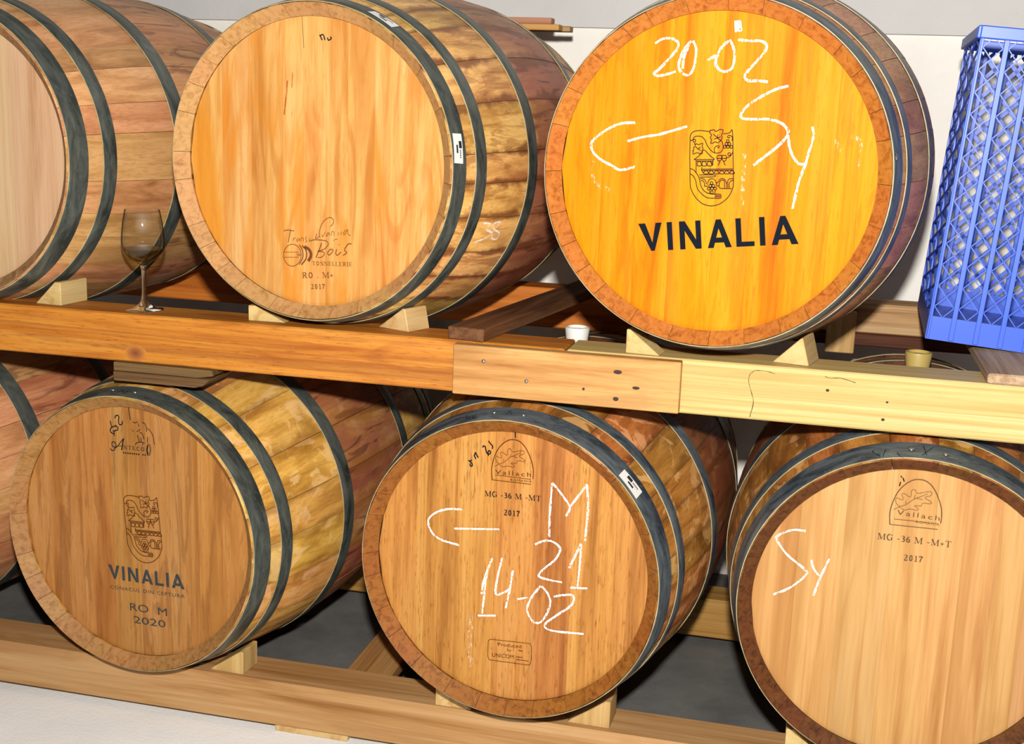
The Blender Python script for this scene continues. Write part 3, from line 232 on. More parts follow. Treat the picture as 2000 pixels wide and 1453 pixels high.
EMBLEM={"strokes":[[0.0013,[[-0.0391,0.0434],[-0.0394,0.0515],[-0.0364,0.0568],[-0.0307,0.0599],[-0.0225,0.0608],[-0.0154,0.0605],[-0.0077,0.0595]]],[0.0013,[[-0.0391,0.0434],[-0.0382,0.0202],[-0.0363,-0.003],[-0.0341,-0.0298],[-0.0314,-0.0379],[-0.026,-0.047],[-0.0183,-0.0548],[-0.0096,-0.0602],[0.0036,-0.0623],[0.0164,-0.0586],[0.0265,-0.051],[0.033,-0.0425],[0.0369,-0.0318],[0.038,-0.0224],[0.036,0.0006],[0.0335,0.0282],[0.0314,0.0533],[0.0294,0.0646]]],[0.0013,[[-0.0391,0.0434],[-0.0333,0.0459],[-0.0341,0.0482],[-0.0301,0.0509],[-0.0242,0.0515],[-0.0182,0.0498],[-0.0137,0.0445],[-0.0103,0.0377],[-0.0051,0.031],[0.0023,0.0256],[0.0105,0.0257],[0.015,0.029],[0.0167,0.0343],[0.0152,0.0423],[0.0127,0.0456],[0.0059,0.0499]]],[0.0013,[[0.0069,0.035],[0.0088,0.0339],[0.0104,0.0357],[0.0085,0.0376],[0.0062,0.0367],[0.0034,0.0348],[0.0022,0.0313],[0.0034,0.0262]]],[0.0013,[[-0.0072,0.062],[-0.0037,0.0621],[-0.0003,0.0629],[0.0029,0.0601],[0.0079,0.0632],[0.0143,0.0634],[0.0141,0.0583],[0.0126,0.0548],[0.014,0.0508],[0.0115,0.0456],[0.0071,0.0419],[0.0034,0.0435],[0.0,0.0416],[-0.0046,0.0408],[-0.0032,0.0461],[-0.0058,0.05],[-0.0038,0.0541],[-0.0067,0.0574],[-0.0072,0.062]]],[0.0013,[[-0.001,0.0559],[0.0059,0.0499],[0.0008,0.048]]],[0.0013,[[0.0059,0.0499],[0.0067,0.0557]]],[0.0013,[[0.0059,0.0499],[0.0116,0.0519]]],[0.0013,[[0.0153,0.0572],[0.02,0.0576],[0.0257,0.0593],[0.0294,0.0646]]],[0.0013,[[0.0307,0.0464],[0.0309,0.0515],[0.0284,0.0543],[0.0243,0.0547],[0.0227,0.0523],[0.0251,0.0507],[0.0268,0.0525]]],[0.0013,[[0.0261,0.0456],[0.0256,0.0441],[0.0243,0.0433],[0.0227,0.0435],[0.0216,0.0446],[0.0215,0.0462],[0.0225,0.0474],[0.024,0.0478],[0.0254,0.0471],[0.0261,0.0456]]],[0.0013,[[0.0241,0.0409],[0.0236,0.0394],[0.0223,0.0386],[0.0207,0.0388],[0.0196,0.04],[0.0195,0.0415],[0.0205,0.0428],[0.022,0.0431],[0.0234,0.0424],[0.0241,0.0409]]],[0.0013,[[0.0287,0.0411],[0.0283,0.0396],[0.027,0.0388],[0.0254,0.039],[0.0243,0.0402],[0.0242,0.0417],[0.0251,0.043],[0.0267,0.0433],[0.0281,0.0426],[0.0287,0.0411]]],[0.0013,[[0.0215,0.036],[0.0211,0.0345],[0.0198,0.0337],[0.0182,0.0339],[0.0171,0.035],[0.0169,0.0366],[0.0179,0.0378],[0.0194,0.0382],[0.0209,0.0374],[0.0215,0.036]]],[0.0013,[[0.027,0.0362],[0.0265,0.0347],[0.0252,0.0339],[0.0236,0.0341],[0.0225,0.0353],[0.0224,0.0368],[0.0234,0.0381],[0.0249,0.0384],[0.0263,0.0377],[0.027,0.0362]]],[0.0013,[[0.0326,0.0365],[0.0321,0.035],[0.0308,0.0341],[0.0292,0.0344],[0.0281,0.0355],[0.028,0.0371],[0.0289,0.0383],[0.0305,0.0387],[0.0319,0.0379],[0.0326,0.0365]]],[0.0013,[[0.004,-0.0243],[0.0035,-0.0258],[0.0022,-0.0266],[0.0006,-0.0265],[-0.0005,-0.0253],[-0.0006,-0.0237],[0.0003,-0.0224],[0.0019,-0.0221],[0.0033,-0.0228],[0.004,-0.0243]]],[0.0013,[[0.0019,-0.029],[0.0015,-0.0306],[0.0002,-0.0314],[-0.0015,-0.0312],[-0.0026,-0.0301],[-0.0027,-0.0285],[-0.0017,-0.0272],[-0.0002,-0.0268],[0.0013,-0.0276],[0.0019,-0.029]]],[0.0013,[[0.0073,-0.0287],[0.0068,-0.0303],[0.0055,-0.0311],[0.0039,-0.0309],[0.0027,-0.0298],[0.0026,-0.0282],[0.0036,-0.0269],[0.0051,-0.0266],[0.0066,-0.0273],[0.0073,-0.0287]]],[0.0013,[[-0.0001,-0.0336],[-0.0006,-0.0351],[-0.0019,-0.036],[-0.0035,-0.0358],[-0.0046,-0.0346],[-0.0047,-0.033],[-0.0038,-0.0318],[-0.0022,-0.0314],[-0.0008,-0.0321],[-0.0001,-0.0336]]],[0.0013,[[0.0052,-0.0333],[0.0048,-0.0348],[0.0034,-0.0357],[0.0018,-0.0355],[0.0007,-0.0343],[0.0006,-0.0327],[0.0015,-0.0315],[0.0031,-0.0311],[0.0045,-0.0318],[0.0052,-0.0333]]],[0.0013,[[0.0105,-0.033],[0.0101,-0.0345],[0.0087,-0.0354],[0.0071,-0.0352],[0.006,-0.034],[0.0059,-0.0325],[0.0068,-0.0312],[0.0084,-0.0308],[0.0098,-0.0315],[0.0105,-0.033]]],[0.0013,[[0.0056,-0.0393],[0.0052,-0.0409],[0.0038,-0.0418],[0.0022,-0.0416],[0.0011,-0.0404],[0.001,-0.0388],[0.0019,-0.0375],[0.0035,-0.0372],[0.005,-0.0379],[0.0056,-0.0393]]],[0.0013,[[-0.0296,0.0438],[-0.0301,0.0423],[-0.0314,0.0414],[-0.033,0.0416],[-0.0342,0.0428],[-0.0343,0.0444],[-0.0333,0.0456],[-0.0317,0.046],[-0.0303,0.0452],[-0.0296,0.0438]]],[0.0013,[[0.0299,0.0245],[0.0295,0.023],[0.0282,0.0222],[0.0266,0.0224],[0.0255,0.0235],[0.0254,0.0251],[0.0263,0.0264],[0.0278,0.0267],[0.0293,0.026],[0.0299,0.0245]]],[0.0013,[[0.0332,0.0281],[0.0317,0.0246],[0.0279,0.0198],[0.0228,0.0179]]],[0.0013,[[-0.0318,0.0402],[-0.0297,0.0357],[-0.0293,0.0392],[-0.0245,0.0377],[-0.0176,0.0403],[-0.0184,0.035],[-0.0164,0.0317],[-0.0179,0.0281],[-0.017,0.0235],[-0.0211,0.0228],[-0.026,0.0243],[-0.0329,0.0216],[-0.0326,0.0263],[-0.0338,0.0268],[-0.0317,0.0298],[-0.0325,0.0332],[-0.029,0.034]]],[0.0013,[[-0.029,0.034],[-0.0252,0.0307],[-0.0203,0.028]]],[0.0013,[[-0.0252,0.0307],[-0.0207,0.0338]]],[0.0013,[[-0.0305,0.0127],[-0.0221,0.0198],[-0.015,0.0294],[-0.0057,0.0217],[0.0036,0.015]]],[0.0013,[[-0.0305,0.0127],[0.0037,0.0143]]],[0.0013,[[-0.0269,0.012],[-0.0255,-0.0095]]],[0.0013,[[-0.0268,0.0103],[0.0009,0.0116]]],[0.0013,[[0.0014,0.0134],[0.0016,0.0047]]],[0.0013,[[-0.0245,0.0028],[-0.0248,0.0075],[-0.0217,0.0105],[-0.0182,0.0078],[-0.0177,0.0032],[-0.0245,0.0028]]],[0.0013,[[-0.0162,0.0032],[-0.0166,0.0079],[-0.0134,0.0109],[-0.0099,0.0082],[-0.0094,0.0036],[-0.0162,0.0032]]],[0.0013,[[-0.0074,0.0037],[-0.0077,0.0083],[-0.0046,0.0114],[-0.0011,0.0086],[-0.0006,0.004],[-0.0074,0.0037]]],[0.0013,[[-0.0002,0.0104],[0.0003,0.0041]]],[0.0013,[[0.0079,0.0212],[0.0076,0.0166],[0.0103,0.0127],[0.0137,0.0134],[0.0158,0.017],[0.0153,0.0216],[0.0079,0.0212]]],[0.0013,[[0.0153,0.0216],[0.0158,0.017],[0.0185,0.013],[0.022,0.0132],[0.0234,0.0173],[0.0223,0.0219],[0.0153,0.0216]]],[0.0013,[[0.0082,0.0166],[0.0231,0.0173]]],[0.0013,[[0.0132,0.0128],[0.0108,0.0052]]],[0.0013,[[0.0185,0.013],[0.0225,0.0057]]],[0.0013,[[-0.0161,0.0015],[-0.0167,-0.0038],[-0.0131,-0.0088]]],[0.0013,[[-0.017,-0.0026],[0.0351,0.0006]]],[0.0013,[[-0.0167,-0.0046],[0.0353,-0.0015]]],[0.0013,[[-0.0124,-0.0097],[-0.0126,-0.007],[-0.0092,-0.0042],[-0.0057,-0.0067],[-0.0053,-0.0094],[-0.0124,-0.0097]]],[0.0013,[[-0.0035,-0.0093],[-0.0037,-0.0066],[-0.0004,-0.0038],[0.0031,-0.0063],[0.0035,-0.0089],[-0.0035,-0.0093]]],[0.0013,[[0.0053,-0.0088],[0.0051,-0.0062],[0.0084,-0.0033],[0.0119,-0.0058],[0.0123,-0.0085],[0.0053,-0.0088]]],[0.0013,[[0.0141,-0.0084],[0.0139,-0.0057],[0.0172,-0.0029],[0.0207,-0.0054],[0.0211,-0.008],[0.0141,-0.0084]]],[0.0013,[[0.0223,-0.0079],[0.0221,-0.0053],[0.0254,-0.0025],[0.0289,-0.0049],[0.0293,-0.0076],[0.0223,-0.0079]]],[0.0013,[[0.031,-0.0075],[0.0309,-0.0048],[0.0342,-0.002],[0.0376,-0.0045],[0.038,-0.0071],[0.031,-0.0075]]],[0.0013,[[-0.02,-0.0121],[0.0048,-0.0108],[0.005,-0.0139],[-0.0191,-0.0156]]],[0.0013,[[-0.0359,-0.0024],[-0.03,-0.0044],[-0.0249,-0.0094],[-0.0203,-0.0162],[-0.018,-0.0231],[-0.0165,-0.0289],[-0.0137,-0.034],[-0.0086,-0.039],[-0.0013,-0.0421],[0.0082,-0.0425]]],[0.0013,[[-0.0353,-0.0111],[-0.0293,-0.0149],[-0.0252,-0.0223],[-0.0236,-0.0292],[-0.0207,-0.0361],[-0.0131,-0.0439],[-0.0032,-0.0492],[0.0087,-0.0491],[0.0181,-0.0486],[0.0176,-0.0422],[0.0082,-0.0425]]],[0.0013,[[0.0084,-0.0448],[0.0178,-0.0443]]],[0.0013,[[0.0085,-0.0469],[0.0179,-0.0464]]],[0.0013,[[0.0082,-0.0425],[0.0083,-0.0357]]],[0.0013,[[-0.0007,-0.042],[-0.0005,-0.0362]]],[0.0013,[[-0.0183,-0.0184],[-0.0148,-0.0177],[-0.0099,-0.0197],[-0.0072,-0.0249],[-0.0047,-0.0271]]],[0.0013,[[-0.017,-0.0213],[-0.0128,-0.0216],[-0.0101,-0.0262],[-0.0098,-0.0308]]],[0.0013,[[-0.0098,-0.0303],[-0.0045,-0.03]]],[0.0013,[[-0.0049,-0.0247],[-0.0029,-0.0194],[0.0017,-0.0171],[0.0066,-0.0189],[0.0093,-0.024]]],[0.0013,[[0.0093,-0.024],[0.0127,-0.022],[0.0148,-0.0179],[0.0187,-0.0159],[0.0236,-0.018],[0.0263,-0.0231],[0.0279,-0.0212],[0.0299,-0.0165],[0.0369,-0.0153]]],[0.0013,[[0.0145,-0.0307],[0.0146,-0.0237],[0.0166,-0.0195],[0.0195,-0.0185],[0.0226,-0.0203],[0.0237,-0.0319]]],[0.0013,[[0.0145,-0.0307],[0.0193,-0.0325],[0.0357,-0.0316]]],[0.0013,[[0.0315,-0.0309],[0.031,-0.0228],[0.0336,-0.0192],[0.0371,-0.0181]]],[0.0013,[[0.0263,-0.0231],[0.0269,-0.0312]]],[0.0013,[[0.0286,-0.0229],[0.0292,-0.031]]],[0.0013,[[0.0099,-0.0239],[0.0102,-0.028],[0.0143,-0.0284]]]],"B":[-0.0047,0.0096],"C":[0.0189,0.0086]}
ARCH_LOGO={"strokes":[[0.0016,[[-0.0381,-0.0813],[-0.04,-0.0611],[-0.0368,-0.0422],[-0.0314,-0.0264],[-0.0225,-0.0127],[-0.0109,-0.003],[0.0,0.0],[0.0119,-0.002],[0.0232,-0.0115],[0.0322,-0.0271],[0.0378,-0.0414],[0.0404,-0.0561],[0.0402,-0.0696]]],[0.0012,[[-0.0381,-0.0813],[-0.0098,-0.081],[0.0368,-0.0804]]],[0.001,[[-0.0324,-0.0712],[0.0364,-0.0709]]],[0.0008,[[-0.0347,-0.0554],[-0.0263,-0.0493],[-0.0298,-0.0464],[-0.0331,-0.04],[-0.0319,-0.0348],[-0.0276,-0.0363],[-0.0225,-0.0374],[-0.0217,-0.0336],[-0.0245,-0.0289],[-0.022,-0.0261],[-0.0177,-0.0277],[-0.0125,-0.0308],[-0.0097,-0.0288],[-0.0102,-0.0221],[-0.0078,-0.0182],[-0.0036,-0.0188],[-0.0017,-0.0236],[0.0084,-0.0212],[0.0167,-0.0186],[0.0218,-0.02],[0.0203,-0.0251],[0.0137,-0.0276],[0.0121,-0.0303],[0.019,-0.0337],[0.0233,-0.0373],[0.02,-0.0389],[0.0124,-0.0387],[0.0082,-0.04],[0.0075,-0.0443],[0.0016,-0.0442],[-0.0026,-0.0455],[0.0035,-0.049],[0.0019,-0.0522],[-0.0041,-0.0516],[-0.0109,-0.0516],[-0.0176,-0.0541],[-0.0246,-0.0508],[-0.0263,-0.0493]]],[0.0008,[[-0.0263,-0.0493],[-0.0162,-0.0447],[-0.0047,-0.034],[0.0086,-0.0266],[0.0152,-0.0224]]],[0.0008,[[-0.0047,-0.034],[-0.0033,-0.0263]]],[0.0008,[[-0.0162,-0.0447],[-0.0173,-0.0381]]],[0.0008,[[-0.0014,-0.032],[0.0088,-0.0332]]]],"D":[-0.0014,0.2468],"E":[-0.0005,0.2444]}
TEXTS=[[1,"VINALIA","v","ink",[-0.1187,-0.1374],[0.1473,-0.1061],0.0474,1.0],[2,"VINALIA","v","paint",[-0.0683,-0.1095],[0.1131,-0.1046],0.0304,1.0],[2,"CONACUL DIN CEPTURA","s","paint",[-0.0657,-0.1316],[0.1126,-0.1232],0.0073,1.15],[2,"RO  M","s","paint",[-0.0184,-0.1716],[0.0701,-0.1694],0.0164,1.0],[2,"2020","s","paint",[-0.0106,-0.198],[0.0657,-0.1955],0.0154,1.0],[2,"NTECO","f","ink",[-0.0227,0.173],[0.028,0.1743],0.0079,1.0],[3,"Vallach","s","brand",[-0.0339,0.1773],[0.0348,0.1804],0.0086,1.3],[3,"ROMANIA","s","brand",[-0.0042,0.1679],[0.0369,0.1699],0.0043,1.2],[3,"MG -36 M -MT","f","ink",[-0.0531,0.1322],[0.056,0.1365],0.0104,1.0],[3,"2017","f","ink",[-0.0149,0.1005],[0.0167,0.1015],0.0109,1.0],[3,"Produced","s","brand",[-0.0174,-0.1601],[0.0294,-0.1571],0.0068,1.0],[3,"by","s","brand",[0.0013,-0.1677],[0.0098,-0.1672],0.0048,1.0],[3,"UNICOM","s","brand",[-0.0281,-0.1842],[0.0152,-0.1813],0.0079,1.0],[4,"Vallach","s","brand",[-0.0309,0.1781],[0.0392,0.1758],0.0086,1.3],[4,"ROMANIA","s","brand",[0.0015,0.1667],[0.0401,0.1662],0.0046,1.2],[4,"MG -36 M -M+T","f","brand",[-0.0586,0.1303],[0.0627,0.1305],0.0111,1.0],[4,"2017","f","brand",[-0.0122,0.0974],[0.0197,0.0977],0.0107,1.0],[0,"TONNELLERIE","f","brand",[-0.0036,-0.1884],[0.0804,-0.1841],0.0075,1.0],[0,"RO . M+","f","brand",[-0.0245,-0.2144],[0.0417,-0.2086],0.0107,1.0],[0,"2017","f","brand",[-0.0058,-0.2336],[0.0245,-0.2311],0.0093,1.0]]
STICKERS=[[0,[[0.0098,0.2329],[0.0348,0.225],[0.0321,0.0487],[0.0062,0.0561]]],[0,[[0.0186,1.1758],[0.0357,1.1612],[0.0393,0.9837],[0.0161,0.9887]]],[3,[[0.011,0.8048],[0.0372,0.8059],[0.0396,0.6324],[0.0104,0.6271]]]]
RIVETS=[[3,[0.0332,1.7089]],[3,[0.0309,1.5155]],[4,[0.0319,1.6315]],[4,[0.0302,1.4424]],[2,[0.0306,1.715]],[2,[0.0274,1.5324]],[2,[0.0971,1.7687]],[2,[0.0955,1.6038]],[1,[0.0125,0.1456]]]


# ------------------------------------------------------------------ barrels
RC, RB, RI, LEN = .285, .343, .263, .95
D1, HD = .024, .031
CZ = .345
def Rp(s): return RB-(RB-RC)*(1-2*s/LEN)**2
def bp(s, th, r): return (r*math.cos(th), s, CZ+r*math.sin(th))

def stave(root, t0, t1, mats):
    """one bent stave with a bevelled chime at both ends"""
    g = .0005/RB; t0 += g; t1 -= g
    ns, na, th = 20, 4, .024
    ss = [LEN*(.5-.5*math.cos(math.pi*(.06+.88*i/ns))) for i in range(ns+1)]
    ss[0], ss[-1] = 0.0, LEN
    V, F, MI, EA = [], [], [], []
    jit = random.uniform(-.0006, .0006)
    for s in ss:
        for j in range(na+1):
            t = t0+(t1-t0)*j/na; V.append(bp(s, t, Rp(s)+jit)); EA.append(abs(2*j/na-1))
    nb = len(V)
    for i, s in enumerate(ss):                              # inner face, cut back to the bevel at the chimes
        si = s; ri = Rp(s)-th
        if i == 0: si, ri = D1, RI
        if i == len(ss)-1: si, ri = LEN-D1, RI
        if i in (1, len(ss)-2): si = max(HD+.012, min(LEN-HD-.012, s)); ri = Rp(si)-th-.001
        for j in range(na+1):
            V.append(bp(si, t0+(t1-t0)*j/na, ri))
    w_ = na+1
    for i in range(ns):
        for j in range(na):
            a = i*w_+j; F.append((a, a+1, a+w_+1, a+w_)); MI.append(0)
            b = nb+a; F.append((b, b+w_, b+w_+1, b+1)); MI.append(0)
        a = i*w_; F.append((a, a+w_, nb+a+w_, nb+a)); MI.append(0)
        a = i*w_+na; F.append((a, nb+a, nb+a+w_, a+w_)); MI.append(0)
    for j in range(na):
        F.append((j, nb+j, nb+j+1, j+1)); MI.append(1)
        a = ns*w_+j; F.append((a, a+1, nb+a+1, nb+a)); MI.append(1)
    o = mesh_obj('stave', V, F, mats, root, True, MI)
    o.data.set_sharp_from_angle(angle=math.radians(38))
    at = o.data.attributes.new('joint', 'FLOAT', 'POINT'); at.data.foreach_set('value', EA+EA)
    return o

def hoop(root, s0, s1, mat, rivets=()):
    n, t = 112, .0017
    V, F = [], []
    prof = [(s0, .0004), (s0, t), (s0+.0006, t+.0004), ((s0+s1)/2, t+.0004), (s1-.0006, t+.0004), (s1, t), (s1, .0004)]
    for k in range(n):
        th = 2*math.pi*k/n
        for s, e in prof: V.append(bp(s, th, Rp(s)+.0007+e))
    m = len(prof)
    for k in range(n):
        l = (k+1) % n
        for i in range(m-1): F.append((k*m+i, l*m+i, l*m+i+1, k*m+i+1))
    MI = [1 if i in (0, 1) else 0 for k in range(n) for i in range(m-1)]  # only the front edge faces get the painted gleam
    o = mesh_obj('hoop', V, F, [mat, HOOP_EDGE_GLEAM], root, True, MI); o.data.set_sharp_from_angle(angle=math.radians(35))
    for (s, th) in rivets:
        pv, pf = lathe([(.0058, 0), (.0056, .0012), (.0042, .0026), (.0018, .0033), (.0001, .0035)], 14)
        c = Vector(bp(s, th, Rp(s)+.003)); nrm = Vector((math.cos(th), 0, math.sin(th)))
        q = nrm.to_track_quat('Z', 'Y')
        mesh_obj('rivet', [tuple(c+q@Vector(v)) for v in pv], pf, RIVET, o, True)
    return o

def head(root, back, mats, cuts):
    """a head made of upright boards let into the croze"""
    R = RI+.0015
    s0, s1 = (HD, HD+.018) if not back else (LEN-HD-.018, LEN-HD)
    for a, b in zip(cuts[:-1], cuts[1:]):
        a += .00007; b -= .00007
        nx = 9; V, F = [], []
        xs = [a+(b-a)*i/nx for i in range(nx+1)]
        jit = random.uniform(0, .0002)
        for s in (s0+jit, s1):
            for x in xs:
                h = math.sqrt(max(1e-6, R*R-x*x)); V += [(x, s, CZ-h), (x, s, CZ+h)]
        m = 2*(nx+1)
        for i in range(nx):
            q = 2*i
            F += [(q, q+2, q+3, q+1), (m+q, m+q+1, m+q+3, m+q+2), (q, m+q, m+q+2, q+2), (q+1, q+3, m+q+3, m+q+1)]
        F += [(0, 1, m+1, m), (2*nx, m+2*nx, m+2*nx+1, 2*nx+1)]
        mesh_obj('head_board', V, F, mats, root)

def catmull(P, k=5):
    if len(P) < 3: return [Vector(p) for p in P]
    P = [Vector(p) for p in P]; out = []
    Q = [P[0]*2-P[1]]+P+[P[-1]*2-P[-2]]
    for i in range(1, len(Q)-2):
        for j in range(k):
            t = j/k; a, b, c, d = Q[i-1], Q[i], Q[i+1], Q[i+2]
            out.append(.5*((2*b)+(c-a)*t+(2*a-5*b+4*c-d)*t*t+(3*b-a-3*c+d)*t*t*t))
    out.append(P[-1]); return out
def ribbon(P, nrm, width, rough=0.0):
    """flat stroke of a pen or chalk lying on a surface; nrm(p) gives the surface normal"""
    V, F = [], []
    n = len(P)
    for i, p in enumerate(P):
        t = (P[min(n-1, i+1)]-P[max(0, i-1)])
        if t.length < 1e-7: t = Vector((1, 0, 0))
        sd = t.normalized().cross(nrm(p)).normalized()
        w_ = width*.5*(1+random.uniform(-rough, rough))
        V += [tuple(p+sd*w_), tuple(p-sd*w_)]
    for i in range(n-1): F.append((2*i, 2*i+1, 2*i+3, 2*i+2))
    return V, F
def head_pt(u, v, lift=.0009): return Vector((u, HD-lift, CZ+v))
FRONT = lambda p: Vector((0, -1, 0))
RAD = lambda p: Vector((p.x, 0, p.z-CZ)).normalized()

# upright roman letters drawn with thick and thin strokes (height 1)
TK, TN = .17, .065
GL = {
 'M': (1.06, [(TN,[(.14,0),(.14,1)]),(TK,[(.17,1),(.52,.06)]),(TN,[(.52,.06),(.88,1)]),(TK,[(.9,1),(.9,0)]),(TN,[(0,.03),(.28,.03)]),(TN,[(.74,.03),(1.06,.03)]),(TN,[(0,.97),(.2,.97)]),(TN,[(.86,.97),(1.06,.97)])]),
 'G': (.82, [(TN,[(.74,.76),(.6,.93),(.42,.98)]),(TK,[(.44,.97),(.2,.86),(.1,.5),(.2,.14),(.44,.03)]),(TN,[(.42,.02),(.6,.06),(.7,.14)]),(TK,[(.68,.06),(.68,.44)]),(TN,[(.5,.44),(.82,.44)]),(TN,[(.74,.74),(.74,.98)])]),
 '-': (.42, [(.11,[(.05,.36),(.36,.36)])]),
 '3': (.56, [(TN,[(.06,.78),(.16,.95),(.3,.97)]),(TK,[(.28,.95),(.42,.84),(.4,.66),(.24,.54)]),(TK,[(.24,.54),(.46,.42),(.46,.18),(.26,.04)]),(TN,[(.28,.03),(.12,.04),(.05,.16)])]),
 '6': (.56, [(TN,[(.48,.97),(.3,.86)]),(TK,[(.32,.88),(.13,.6),(.1,.28),(.26,.04)]),(TK,[(.26,.04),(.46,.12),(.46,.4),(.3,.54)]),(TN,[(.3,.54),(.14,.44)])]),
 'T': (.80, [(TK,[(.4,0),(.4,1)]),(TN,[(.04,.96),(.76,.96)]),(TN,[(.05,.98),(.05,.76)]),(TN,[(.75,.98),(.75,.76)]),(TN,[(.24,.03),(.56,.03)])]),
 '2': (.56, [(TN,[(.06,.74),(.14,.92),(.28,.97)]),(TK,[(.26,.95),(.43,.84),(.4,.6),(.24,.36)]),(TN,[(.26,.4),(.06,.08)]),(TK,[(.06,.07),(.5,.07)]),(TN,[(.48,.05),(.52,.22)])]),
 '0': (.58, [(TK,[(.14,.5),(.17,.2),(.29,.04)]),(TK,[(.14,.5),(.17,.8),(.29,.96)]),(TK,[(.44,.5),(.41,.2),(.29,.04)]),(TK,[(.44,.5),(.41,.8),(.29,.96)])]),
 '1': (.52, [(TK,[(.28,0),(.28,1)]),(TN,[(.08,.84),(.28,.97)]),(TN,[(.08,.03),(.48,.03)])]),
 '7': (.56, [(TK,[(.05,.92),(.5,.92)]),(TN,[(.06,.95),(.06,.74)]),(TK,[(.48,.92),(.26,.45),(.2,0)])]),
 '+': (.56, [(.11,[(.05,.4),(.5,.4)]),(.11,[(.275,.14),(.275,.66)])]),
 'R': (.84, [(TK,[(.2,0),(.2,1)]),(TN,[(.02,.97),(.42,.97)]),(TK,[(.42,.95),(.62,.86),(.62,.62),(.42,.52)]),(TN,[(.2,.52),(.44,.52)]),(TK,[(.4,.52),(.72,.02)]),(TN,[(.02,.03),(.38,.03)]),(TN,[(.64,.03),(.84,.03)])]),
 'O': (.84, [(TK,[(.16,.5),(.22,.18),(.42,.04)]),(TK,[(.16,.5),(.22,.82),(.42,.96)]),(TK,[(.68,.5),(.62,.18),(.42,.04)]),(TK,[(.68,.5),(.62,.82),(.42,.96)])]),
 '.': (.34, [(.15,[(.1,.07),(.22,.07)])]),
 'N': (.86, [(TN,[(.14,0),(.14,1)]),(TK,[(.14,.98),(.72,.02)]),(TN,[(.74,0),(.74,1)]),(TN,[(0,.03),(.28,.03)]),(TN,[(.6,.97),(.86,.97)])]),
 'E': (.72, [(TK,[(.18,0),(.18,1)]),(TN,[(.04,.97),(.62,.97)]),(TN,[(.2,.52),(.5,.52)]),(TN,[(.04,.03),(.64,.03)]),(TN,[(.62,.98),(.62,.78)]),(TN,[(.64,.02),(.64,.24)]),(TN,[(.5,.42),(.5,.62)])]),
 'L': (.70, [(TK,[(.18,0),(.18,1)]),(TN,[(.03,.97),(.34,.97)]),(TN,[(.03,.03),(.62,.03)]),(TN,[(.62,.02),(.62,.26)])]),
 'I': (.42, [(TK,[(.2,0),(.2,1)]),(TN,[(.05,.97),(.36,.97)]),(TN,[(.05,.03),(.36,.03)])]),
 'C': (.78, [(TN,[(.7,.76),(.58,.93),(.42,.98)]),(TK,[(.44,.97),(.2,.86),(.12,.5),(.2,.14),(.44,.03)]),(TN,[(.42,.02),(.58,.06),(.72,.24)])]),
 ' ': (.34, []),
}
VIN = [  # bold geometric capitals, x over the width of the word, y over the cap height
 [[(0,1),(.045,1),(.0855,.30),(.112,1),(.152,1),(.098,0),(.075,0)]],
 [[(.184,0),(.218,0),(.218,1),(.184,1)]],
 [[(.263,0),(.297,0),(.297,1),(.263,1)],[(.367,0),(.400,0),(.400,1),(.367,1)],[(.263,1),(.300,1),(.400,0),(.363,0)]],
 [[(.439,0),(.476,0),(.5285,1),(.497,1)],[(.5125,1),(.5285,1),(.590,0),(.552,0),(.505,.80)],[(.466,.18),(.562,.18),(.551,.36),(.477,.36)]],
 [[(.619,0),(.653,0),(.653,1),(.619,1)],[(.619,0),(.732,0),(.732,.17),(.619,.17)]],
 [[(.765,0),(.799,0),(.799,1),(.765,1)]],
 [[(.836,0),(.874,0),(.9265,1),(.895,1)],[(.910,1),(.9265,1),(1.0,0),(.957,0),(.905,.80)],[(.866,.18),(.968,.18),(.957,.36),(.877,.36)]],
]
def text_vf(t, style, bl, br, h, sp):
    """returns flat letter polygons mapped on the head between baseline ends bl and br"""
    ex = Vector((br[0]-bl[0], br[1]-bl[1])); ey = Vector((-ex.y, ex.x)).normalized()*h
    def put(x, y, lift=.0011): return tuple(head_pt(bl[0]+ex.x*x+ey.x*y, bl[1]+ex.y*x+ey.y*y, lift))
    V, F = [], []
    if style == 'v':
        for li, let in enumerate(VIN):
            for pi, poly in enumerate(let):
                n = len(V); V += [put(x, y, .0011+.00004*pi) for x, y in poly]; F.append(tuple(range(n, n+len(poly))))
    elif style == 'f':
        tot = sum(GL[c][0]+.10 for c in t)-.10; x0 = 0.0
        asp = ex.length/tot
        for c in t:
            wd, st = GL[c]
            for wdt, pl in st:
                P = [Vector(put((x0+x)/tot, y)) for x, y in pl]
                P = catmull(P, 3) if len(P) > 2 else P
                v, f = ribbon(P, FRONT, wdt*min(h, asp*1.1))
                n = len(V); V += v; F += [tuple(i+n for i in q) for q in f]
            x0 += wd+.10
    else:
        cu = bpy.data.curves.new('letters', 'FONT'); cu.body = t; cu.space_character = sp; cu.offset = .0; cu.resolution_u = 3
        ob = bpy.data.objects.new('letters', cu); COL.objects.link(ob)
        dg = bpy.context.evaluated_depsgraph_get(); dg.update()
        me = bpy.data.meshes.new_from_object(ob.evaluated_get(dg), depsgraph=dg)
        xs = [v.co.x for v in me.vertices]; ys = [v.co.y for v in me.vertices]
        cap = .70
        for v in me.vertices: V.append(put((v.co.x-min(xs))/(max(xs)-min(xs)), v.co.y/cap))
        for p in me.polygons: F.append(tuple(p.vertices))
        bpy.data.objects.remove(ob); bpy.data.curves.remove(cu); bpy.data.meshes.remove(me)
    return V, F

